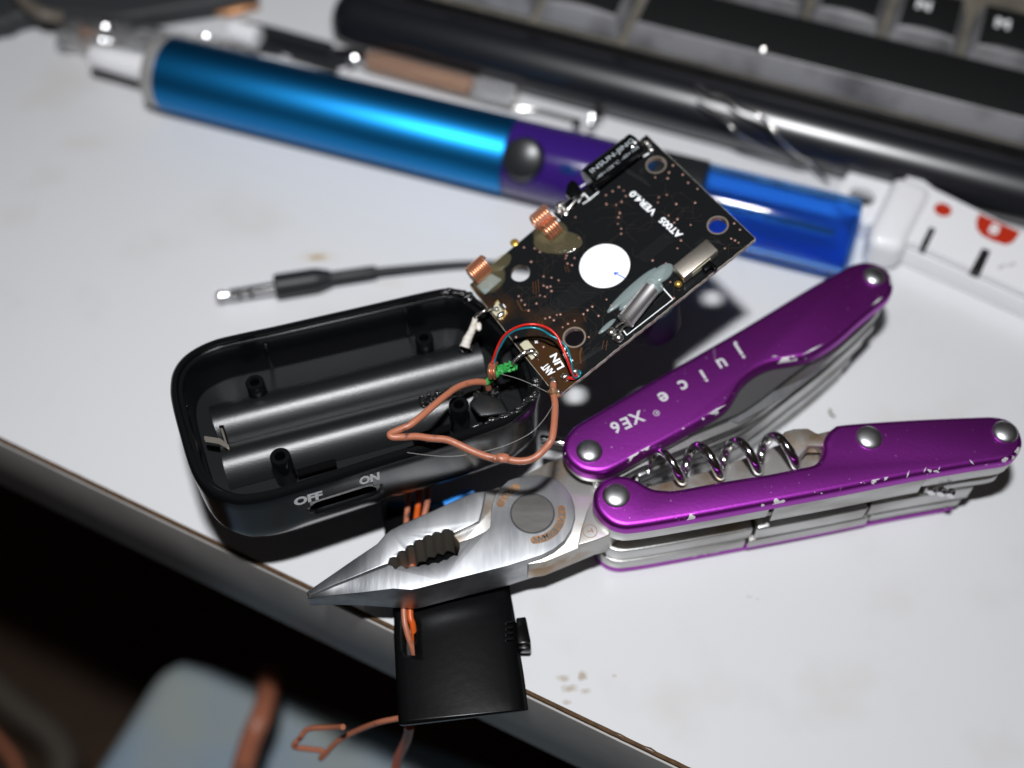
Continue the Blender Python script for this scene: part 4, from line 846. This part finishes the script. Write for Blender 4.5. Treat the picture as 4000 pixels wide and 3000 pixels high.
for nm, out in (('upper', up_out), ('lower', lo_out)):
    hd = mk('handle_scale', rounded_slab(hpts(out, TT), TT-2.6, TT, 1.15), M['purple'], mt, smooth=60, label='purple handle scale with juice XE6 lettering' if nm == 'upper' else 'purple handle scale with three rivets beside the corkscrew')
    if nm == 'upper': H1 = hd
    else: H2 = hd
def rivet(px, py, r, par):
    c = U(px, py, TT); mk('rivet', dome(c, kz, r, 1.0, 36, 8, .5), M['rivet'], par, smooth=60)
rivet(2302, 1762, 2.45, H1); rivet(3415, 1080, 2.25, H1)
for g_ in []: pass
rivet(2407, 1936, 2.5, H2); rivet(3395, 1710, 2.5, H2); rivet(3926, 1688, 2.4, H2)
# scale lettering
def TU(x, y): return U(*zz('C', x, y), TT)
def tdir(a, b): return TU(*b)-TU(*a)
d_ = tdir((925, 440), (575, 650))
lets = []
for ch, x, y, s_ in (('j', 927, 438, 4.1), ('u', 843, 496, 3.7), ('i', 757, 548, 3.7), ('c', 667, 595, 3.7), ('e', 577, 650, 3.7)):
    lets.append(text_at(ch, TU(x, y), d_+V((0, 6, 0))*.6, kz, s_*1.12, .05, .022))
d2 = tdir((455, 740), (352, 782))
for ch, x, y, s_ in (('X', 452, 736, 3.4), ('E', 402, 761, 3.4), ('6', 355, 781, 3.4)): lets.append(text_at(ch, TU(x, y), d2, kz, s_, .05, .025))
rc = TU(540, 715)
lets.append(loft([circ(rc+kz*.05, .62, V((1, 0, 0)), V((0, 1, 0)), 24), circ(rc+kz*.05, .5, V((1, 0, 0)), V((0, 1, 0)), 24)], False, False)); lets.append(text_at('R', rc, d2, kz, .8, .05))
mk('lettering', join(*lets), M['silver_ink'], H1, smooth=None)
# paint knocked off: slivers of bare metal
bare = []
for (a, b, w_) in [((1200, 452), (1300, 400), .45), ((1520, 225), (1570, 185), .5), ((770, 722), (860, 675), .4), ((1062, 458), (1095, 455), .28)]:
    d = TU(*b)-TU(*a); s_ = kz.cross(d).normalized()*w_/2; bare.append(([TU(*a)+kz*.04-d*.02, TU(*a)+d*.5+s_+kz*.04, TU(*b)+kz*.04, TU(*a)+d*.5-s_+kz*.04], [(0, 1, 2, 3)]))
for (a, b, w_) in [((1690, 975), (1678, 1010), .3), ((1768, 960), (1755, 985), .25), ((1962, 925), (1985, 950), .35), ((1830, 958), (1822, 975), .2), ((1500, 690), (1460, 745), .0)]:
    if not w_: continue
    d = TU(*b)-TU(*a); s_ = kz.cross(d).normalized()*w_/2; bare.append(([TU(*a)+kz*.04, TU(*a)+d*.5+s_+kz*.04, TU(*b)+kz*.04, TU(*a)+d*.5-s_+kz*.04], [(0, 1, 2, 3)]))
for g_ in bare[:4]: mk('bare_scratch', g_, M['silver_ink'], H1, smooth=None)
BARE2 = bare[4:]
for g_ in BARE2: mk('bare_scratch', g_, M['silver_ink'], H2, smooth=None)
# liners and tools: a stack of plates under each scale
upW = hpts(up_out, TT); loW = hpts(lo_out, TT)
def shrunk(P, d): return inset(P, d)
# plain outlines (without the thumb notch) for the lower layers
up_pl = CZ([(115, 870), (125, 820), (160, 775), (210, 740), (500, 572), (950, 312), (1400, 47), (1490, 20), (1590, 55), (1615, 110), (1600, 183), (1500, 290), (1330, 440), (1200, 540), (1000, 690), (850, 760), (640, 845), (480, 915), (400, 955), (270, 992), (200, 985), (150, 950)])
lo_pl = CZ([(254, 1100), (262, 1055), (300, 1012), (350, 994), (430, 992), (800, 900), (1130, 775), (1200, 762), (1400, 752), (1700, 733), (2000, 720), (2100, 725), (2185, 770), (2207, 820), (2190, 895), (2145, 925), (2000, 948), (1700, 1000), (1400, 1060), (1000, 1135), (600, 1207), (450, 1230), (390, 1232), (335, 1215), (290, 1180), (262, 1140)])
upP = hpts(up_pl, TT); loP = hpts(lo_pl, TT)
def cutat(P, fr0, fr1, axis0, axis1):
    """keep the part of the outline between two fractions along an axis, squared off"""
    d = (axis1-axis0); L = d.length; d.normalize()
    def clip(P, lim, sg):
        f = lambda p: sg*((p-axis0).dot(d)-lim*L); out = []
        for i in range(len(P)):
            a, b = P[i-1], P[i]; fa_, fb = f(a), f(b)
            if (fa_ >= 0) != (fb >= 0): out.append(a.lerp(b, fa_/(fa_-fb)))
            if fb >= 0: out.append(b)
        return out
    out = P if fr0 <= .005 else clip(P, fr0, 1)
    out = out if fr1 >= .995 else clip(out, fr1, -1)
    res = [p for i, p in enumerate(out) if (p-out[i-1]).length > .05]
    return res
uA, uB = U(2199, 1800, TT), U(3470, 1060, TT); lA, lB = U(2316, 1960, TT), U(3996, 1720, TT)
mk('liner', layer(shrunk(upW, .45), TT-4.6, TT-2.6), M['liner'], H1, bevel=(.2, 2))
mk('liner', slab(cutat(shrunk(upP, .6), .05, .95, uA, uB), TT-7.4, TT-4.9), M['liner'], H1, bevel=(.25, 2))
KN = [TU(*p)-kz*4.75 for p in ((880, 690), (960, 590), (1100, 555), (1230, 500), (1400, 380), (1500, 300), (1300, 470), (1100, 610), (930, 705))]
mk('knife_blade', prism([p+kz*.35 for p in KN], KN), M['steel'], mt, bevel=(.1, 1))
for (h0, h1, f0, f1, ins_) in ((TT-10.4, TT-7.9, .16, .93, .2), (TT-13.4, TT-10.9, .03, .90, .5), (TT-16.2, TT-13.8, .03, .86, .3), (2.2, TT-16.6, .02, .84, .5), (.1, 2.0, .02, .84, .3)):
    mk('tool_plate', slab(cutat(shrunk(upP, ins_), f0, f1, uA, uB), h0, h1), M['liner'], mt, bevel=(.35, 3))
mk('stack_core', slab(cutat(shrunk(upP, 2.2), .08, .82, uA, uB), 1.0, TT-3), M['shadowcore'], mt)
for k in range(3):
    hh = (17.0, 13.0, 9.0)[k]
    mk('spring_bar', box(U(2172, 1722+k*16, hh), V((3.0, -.7, 0)), V((.1, .6, 0)), kz*.55), M['chrome'], mt, bevel=(.3, 3))
mk('liner', layer(cutat(shrunk(loW, .30), .0, .395, lA, lB), TT-6.3, TT-2.6), M['liner'], H2, bevel=(.35, 3))
mk('liner', layer(cutat(shrunk(loW, .0), .403, .76, lA, lB), TT-7.6, TT-2.6), M['liner'], H2, bevel=(.35, 3))
mk('liner', layer(cutat(shrunk(loW, .30), .765, 1.0, lA, lB), TT-6.2, TT-2.6), M['liner'], H2, bevel=(.35, 3))
mk('recess_plate', slab(shrunk(loP, .6), TT-6.6, TT-5.1), M['rusty'], H2, bevel=(.15, 2))
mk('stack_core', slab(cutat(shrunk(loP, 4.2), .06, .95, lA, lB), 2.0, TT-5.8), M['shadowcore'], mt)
for (h0, h1, f0, f1, ins_) in ((5.6, 9.4, .03, .375, .6), (5.6, 9.9, .382, .655, .1), (5.6, 9.9, .663, .915, .5), (2.3, 5.3, .015, .365, .4), (2.3, 5.3, .372, .67, .15), (2.3, 5.3, .677, .905, .5)):
    mk('tool_plate', slab(cutat(shrunk(loP, ins_+.2), f0, f1, lA, lB), h0, h1), M['liner'], mt, bevel=(.55, 3))
mk('can_opener', slab(cutat(shrunk(loP, .9), .79, .97, lA, lB), 10.2, 12.4), M['liner'], mt, bevel=(.4, 3))
mk('bottom_scale', slab(cutat(shrunk(loP, .75), .0, .90, lA, lB), .1, 2.15), M['purple'], mt, bevel=(.9, 4))
mk('lanyard_ring', join(*[rev(U(3640+i*38, 1915+i*6, 11.5)-V((.3, .6, 0)), U(3640+i*38, 1915+i*6, 11.5)+V((.3, .6, 0)), [(0, .5), (0, .75), (.5, .9), (1, .75), (1, .5)], 20) for i in range(3)]), M['chrome'], mt)
# corkscrew
k0, k1 = U(2540, 1832, TT-2.6), U(3120, 1754, TT-2.6); kd = (k1-k0).normalized(); ks = V((-kd.y, kd.x, 0)); L_ = (k1-k0).length; P = []
turns = 3.92
for i in range(181):
    t = i/180; a = 2*math.pi*turns*t-1.35
    P.append(k0+kd*(L_*t)+(ks*math.cos(a)+kz*math.sin(a))*2.95)
mk('corkscrew', tube(P, [.40+.55*min(1, i/30) for i in range(181)], 14), M['chrome'], mt, smooth=70)
mk('corkscrew_arm', prism([TU(*p)-kz*1.2 for p in ((1112, 800), (1130, 780), (1170, 768), (1235, 765), (1280, 790), (1360, 770), (1340, 850), (1240, 850), (1200, 900), (1170, 905), (1140, 850))], [TU(*p)-kz*4.0 for p in ((1112, 800), (1130, 780), (1170, 768), (1235, 765), (1280, 790), (1360, 770), (1340, 850), (1240, 850), (1200, 900), (1170, 905), (1140, 850))]), M['rusty'], mt, bevel=(.5, 3))
# ---- pliers head
DU = lambda x, y, h: U(*zz('D', x, y), h)
HJ = 16.2; HB = 7.6; TIPT = 13.6; TIPB = 9.8
def faces_solid(tops, faces_idx, bots):
    """solid from per-vertex tops and bottoms; faces_idx split the top into polygons; outline = first ring order"""
    n = len(tops); vs = list(tops)+list(bots); fs = [tuple(f) for f in faces_idx]+[tuple(i+n for i in reversed(f)) for f in faces_idx]
    cnt = {}
    for f in faces_idx:
        for i in range(len(f)):
            e = (f[i], f[(i+1) % len(f)]); k = tuple(sorted(e)); cnt.setdefault(k, []).append(e)
    for k, es in cnt.items():
        if len(es) == 1: a, b = es[0]; fs.append((b, a, a+n, b+n))
    return vs, fs
teeth_u = [(1062, 606), (1052, 592), (1028, 580), (1008, 578), (995, 592), (985, 606), (968, 598), (950, 594), (938, 608), (928, 622), (908, 616), (890, 618), (880, 634), (872, 648), (850, 645), (830, 648), (822, 664), (815, 682), (795, 678), (778, 682), (770, 700), (765, 716), (742, 712), (725, 718), (718, 738), (712, 756), (690, 752), (672, 756), (662, 792)]
teeth_l = [(1095, 662), (1097, 700), (1085, 742), (1062, 738), (1040, 750), (1020, 768), (1002, 766), (985, 776), (968, 788), (948, 784), (925, 788), (905, 802), (885, 795), (862, 800), (842, 810), (822, 806), (800, 806), (785, 818), (768, 822), (752, 808), (732, 800), (712, 820), (700, 824), (688, 808), (664, 796)]
# upper jaw: flat part, then the faceted nose
def jaw(ptsflat, nose_faces, name):
    pass
# vertices of upper jaw
uj_flat = [(590, 668), (640, 610), (668, 585), (740, 548), (900, 478), (1100, 388), (1182, 352), (1262, 342), (1252, 400), (1238, 470), (1222, 528), (1180, 552)]+teeth_u+[(618, 806)]
tips = [DU(*p, HJ) for p in uj_flat]; n0 = len(tips)
nose_t = [DU(150, 968, TIPT-.5), DU(300, 865, TIPT+.2), DU(440, 768, TIPT+1.0)]              # outer edge, tip to crease
nose_p = [DU(165, 990, TIPT), DU(330, 920, TIPT+.8), DU(480, 862, TIPT+1.6)]                 # along the parting line
tv = tips+nose_t+nose_p
i0, il = 0, n0-1
fs_ = [tuple(range(n0)), (i0, il, n0+5, n0+2), (n0+2, n0+5, n0+4, n0+1), (n0+1, n0+4, n0+3, n0)]
bv_ = [V((p.x, p.y, HB)) for p in tips]+[V((p.x, p.y, TIPB+k)) for k, p in zip((0, -.4, -1.2), nose_t)]+[V((p.x, p.y, TIPB+k)) for k, p in zip((0, -.4, -1.2), nose_p)]
uj = mk('upper_jaw', faces_solid(tv, fs_, bv_), M['steel'], mt, bevel=(.28, 3, 32), smooth=32)
lj_flat = [(664, 796), (640, 812), (690, 948), (800, 955), (850, 945), (1000, 905), (1200, 855), (1400, 805), (1600, 742), (1680, 703), (1748, 648), (1790, 580), (1812, 500), (1808, 440), (1790, 380), (1755, 325), (1710, 282), (1655, 258), (1600, 246), (1545, 246), (1450, 262), (1400, 278), (1345, 330), (1318, 370), (1295, 440), (1290, 520), (1288, 565), (1262, 592), (1180, 630), (1100, 658)]+teeth_l[:-1]
tips = [DU(*p, HJ) for p in lj_flat]; n0 = len(tips)
nose_p = [DU(168, 993, TIPT), DU(332, 924, TIPT+.8), DU(482, 866, TIPT+1.6)]
nose_b = [DU(160, 1012, TIPT-.7), DU(320, 990, TIPT), DU(500, 972, TIPT+.9)]
tv = tips+nose_p+nose_b
fs_ = [tuple(range(n0)), (1, n0+2, n0+5, 2), (n0+2, n0+1, n0+4, n0+5), (n0+1, n0, n0+3, n0+4)]
bv_ = [V((p.x, p.y, HB)) for p in tips]+[V((p.x, p.y, TIPB+k)) for k, p in zip((0, -.4, -1.2), nose_p)]+[V((p.x, p.y, TIPB+k)) for k, p in zip((0, -.4, -1.2), nose_b)]
lj = mk('lower_jaw', faces_solid(tv, fs_, bv_), M['steel'], mt, bevel=(.28, 3, 32), smooth=32)
# dark toothed wall inside the opening
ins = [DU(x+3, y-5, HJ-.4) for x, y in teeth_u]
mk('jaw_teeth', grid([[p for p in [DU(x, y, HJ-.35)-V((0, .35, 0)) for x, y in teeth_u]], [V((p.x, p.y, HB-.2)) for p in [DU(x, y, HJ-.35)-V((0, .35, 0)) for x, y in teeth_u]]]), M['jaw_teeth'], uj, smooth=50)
# fine serration along the parting line
ser = []
for k in range(60):
    t = k/60; x, y = 185+(650-185)*t, 985-(985-805)*t
    c = DU(x, y, TIPT+.1+(HJ-TIPT)*t**1.1); ser.append(blob(c, .16, .16, .1, seg=6, rings=4))
mk('serration', join(*ser), M['shadowcore'], lj, smooth=60)
# recessed cutter floor between the jaws
mk('wire_cutter', slab([DU(*p, HJ-1.0) for p in ((1045, 600), (1175, 545), (1225, 520), (1250, 345), (1350, 318), (1330, 430), (1300, 600), (1110, 680))], HB+.4, HJ-1.0), M['rusty'], mt, bevel=(.2, 2))
# pivot
pv = DU(1548, 483, HJ)
mk('pivot', join(rev(pv-kz*1.0, pv+kz*.12, [(0, 3.9), (.9, 3.93), (1, 3.8)], 60)), M['liner'], mt)
mk('pivot_groove', loft([circ(pv+kz*.035, 3.92, V((1, 0, 0)), V((0, 1, 0)), 60), circ(pv+kz*.035, 4.12, V((1, 0, 0)), V((0, 1, 0)), 60)], False, False), M['shadowcore'], mt, smooth=None)
def polar(deg, r, h=0): return pv+V((math.cos(rad(deg)), math.sin(rad(deg)), 0))*r+kz*h
def ang(x, y): d = DU(x, y, HJ)-pv; return math.degrees(math.atan2(d.y, d.x)), d.length
def arcpad(a0, a1, r0, r1, h, n=24):
    P = [polar(a0+(a1-a0)*k/n, r1, h) for k in range(n+1)]
    ec = polar(a1, (r0+r1)/2, h); rr = (r1-r0)/2
    P += [ec+V((math.cos(rad(a1-90*1-180*0+(0)) - math.pi*0), 0, 0))*0 for _ in ()]
    P += [polar(a1+(-1 if a1 < a0 else 1)*math.degrees(rr/r1)*math.sin(math.pi*q/8), r1-(r1-r0)*(1-math.cos(math.pi*q/8))/2, h) for q in range(1, 8)]
    P += [polar(a1-(a1-a0)*k/n, r0, h) for k in range(n+1)]
    P += [polar(a0-(-1 if a1 < a0 else 1)*math.degrees(rr/r1)*math.sin(math.pi*q/8), r0+(r1-r0)*(1-math.cos(math.pi*q/8))/2, h) for q in range(1, 8)]
    return P, [tuple(range(len(P)))]
def arctext(s, a0, a1, r, size, h):
    out = []; n = len(s)
    for k, ch in enumerate(s):
        a = a0+(a1-a0)*(k+.5)/n; c = polar(a, r, 0)
        o_ = V((math.cos(rad(a)), math.sin(rad(a)), 0)); d = o_.cross(kz)      # clockwise reading, tops outwards
        out.append(text_at(ch, c, d, kz, size, h, .02))
    return join(*out)
aL0, rL = ang(1745, 450); aL1, rL2 = ang(1560, 668)
aT0, rT = ang(1350, 425); aT1, rT2 = ang(1450, 318)
if aT0 < 0: aT0 += 360
rm = 5.35
mk('engraving', join(arcpad(aL0, aL1, rm-.75, rm+.75, .02), arcpad(aT0, aT1, rm+.1, rm+1.5, .02, 12)), M['rust'], lj, smooth=None)
mk('lettering', join(arctext('LEATHERMAN', aL0, aL1, rm, 1.55, .06), arctext('TOOL', aT0, aT1, rm+.8, 1.5, .06)), M['liner'], lj, smooth=None)
# tangs joining the pliers to the handles
tang = slab([U(*p, 14.4) for p in ((1975, 1900), (2060, 1850), (2140, 1805), (2200, 1780), (2330, 1830), (2420, 1900), (2440, 2050), (2380, 2100), (2330, 2112), (2240, 2150), (2130, 2195), (2060, 2205), (2000, 2100))], 8.2, 14.4)
mk('tang', tang, M['rusty'], mt, bevel=(.3, 2))
tb_ = [U(*p, 15.8) for p in ((2257, 2130), (2272, 2060), (2295, 1990), (2330, 1935), (2420, 1900), (2460, 2030), (2375, 2092), (2330, 2110))]
tg2 = mk('tang', slab(tb_, 10.6, 15.8), M['rusty'], mt, bevel=(.25, 3))
c_ = U(*zz('D', 1903, 592), 15.8)
mk('stamp', join(loft([circ(c_+kz*.03, 1.35, V((1, 0, 0)), V((0, 1, 0)), 30), circ(c_+kz*.03, 1.22, V((1, 0, 0)), V((0, 1, 0)), 30)], False, False), text_at('T', c_, V((.35, -1, 0)), kz, 1.5, .03)), M['rust'], tg2, smooth=None)
c_ = U(*zz('D', 1705, 212), 14.4)
mk('stamp', join(loft([circ(c_+kz*.03, 1.3, V((1, 0, 0)), V((0, 1, 0)), 30), circ(c_+kz*.03, 1.18, V((1, 0, 0)), V((0, 1, 0)), 30)], False, False)), M['rust'], mt, smooth=None)

# ------------------------------------------------------------ black cover lying under the pliers, over the desk edge
lid = thing('battery_cover', 'black plastic cover with clip under the pliers, overhanging the desk edge', 'plastic cover', U(1800, 2450, 3))
def lid_h(py): return 4.6 if py < 2400 else 4.6-((py-2400)/430)*1.6
left = [(1490, 1960), (1520, 2250), (1538, 2414), (1538, 2480), (1542, 2560), (1546, 2640), (1552, 2740), (1557, 2830)]
right = [(1950, 1960), (1985, 2250), (2010, 2400), (2022, 2480), (2034, 2560), (2047, 2640), (2060, 2740), (2064, 2772)]
# slot limits in fractions
L_ = catmull([V((*p, 0)) for p in left], 4); R_ = catmull([V((*p, 0)) for p in right], 4)
ts = [0, .04, .085, .16]+[.16+.84*i/12 for i in range(1, 13)]
rows = []
for a, b in zip(L_, R_):
    rows.append([U(a.lerp(b, t).x, a.lerp(b, t).y, lid_h((a.y+b.y)/2)+1.1*math.sin(math.pi*t)**.5) for t in ts])
vs, fs = grid(rows); m_ = len(ts)-1
fs = [f for k, f in enumerate(fs) if not (k % m_ == 2 and 2414 <= L_[k//m_].y < 2559)]
lg = (vs, fs)
# slab side walls come from a solidify modifier
# slot only spans rows 2-4 (2414 to 2560)
lm = mk('cover_shell', lg, M['lid'], lid, smooth=60)
bm = bmesh.new(); bm.from_mesh(lm.data); bmesh.ops.remove_doubles(bm, verts=bm.verts, dist=2e-5); bmesh.ops.recalc_face_normals(bm, faces=bm.faces)
if sum(f.normal.z for f in bm.faces) < 0: bmesh.ops.reverse_faces(bm, faces=bm.faces)
bm.to_mesh(lm.data); bm.free()
so = lm.modifiers.new('wall', 'SOLIDIFY'); so.thickness = .0016; so.offset = -1
mk('clip', join(prism([U(*p, 5.5) for p in ((2015, 2412), (2054, 2407), (2073, 2500), (2073, 2512), (2020, 2515))], [U(*p, 5.5)-kz*4.2 for p in ((2015, 2412), (2054, 2407), (2073, 2500), (2073, 2512), (2020, 2515))]), box(U(2048, 2528, 3.2), V((1.2, 0, 0)), V((0, .8, 0)), kz*1.2)), M['lid'], lid, bevel=(.3, 2))
mk('latch_teeth', join(*[box(U(1990, 2432+i*22, 5.2), V((.7, .1, 0)), V((0, .18, 0)), kz*.35) for i in range(4)]), M['case'], lid, bevel=(.08, 1))
# wires running under the pliers
cp = thing('copper_pair', 'orange and copper-brown wires running under the pliers through the cover slot', 'wire', U(1600, 2400, 4))
wire('brown_wire', [(1600, 1900, 10), (1592, 1980, 9), (1585, 2080, 8.5), (1580, 2250, 8), (1578, 2400, 6.6), (1590, 2470, 5.6), (1610, 2530, 4), (1622, 2580, 1.5)], .55, M['copper_ins'], parent=cp)
wire('orange_wire', [(1640, 1900, 10), (1632, 1980, 9), (1625, 2040, 9), (1612, 2200, 8), (1602, 2390, 6.4), (1612, 2440, 5.6), (1620, 2500, 3.6), (1624, 2550, 1)], .6, M['orange_ins'], parent=cp)
wire('pink_wire', [(1672, 1900, 10), (1668, 1965, 9.5), (1655, 2020, 9), (1630, 2120, 8), (1608, 2210, 8), (1600, 2300, 7)], .6, M['copper_ins'], parent=cp)
wire('blue_wire', [(1735, 1975, 5.5), (1765, 1960, 5.5), (1800, 1938, 5.5), (1850, 1922, 5.5)], .9, M['bluew'], 'short bit of blue wire between the case and the pliers', 'wire')
wire('orange_lead', [(1557, 2806, -7), (1480, 2822, -10), (1400, 2852, -16), (1320, 2895, -22), (1255, 2962, -28), (1262, 2935, -28), (1200, 2925, -26), (1148, 2915, -24), (1175, 2880, -22), (1205, 2848, -20), (1290, 2842, -16), (1340, 2840, -12)], .55, M['copper_ins'], 'thin brown wire with a sharp bend hanging left of the cover', 'wire')
wire('orange_lead', [(1600, 2835, -12), (1592, 2880, -18), (1570, 2930, -26), (1552, 2970, -32), (1540, 3040, -40)], .95, M['orange_ins'], 'orange-red wire hanging straight down below the cover', 'wire')
# specks on the desk
fb = wire('hair_speck', [(3242, 1600, .3), (3246, 1618, .4), (3262, 1628, .3)], .28, M['jaw_teeth'], 'tiny dark speck on the desk between the two handles', 'speck')
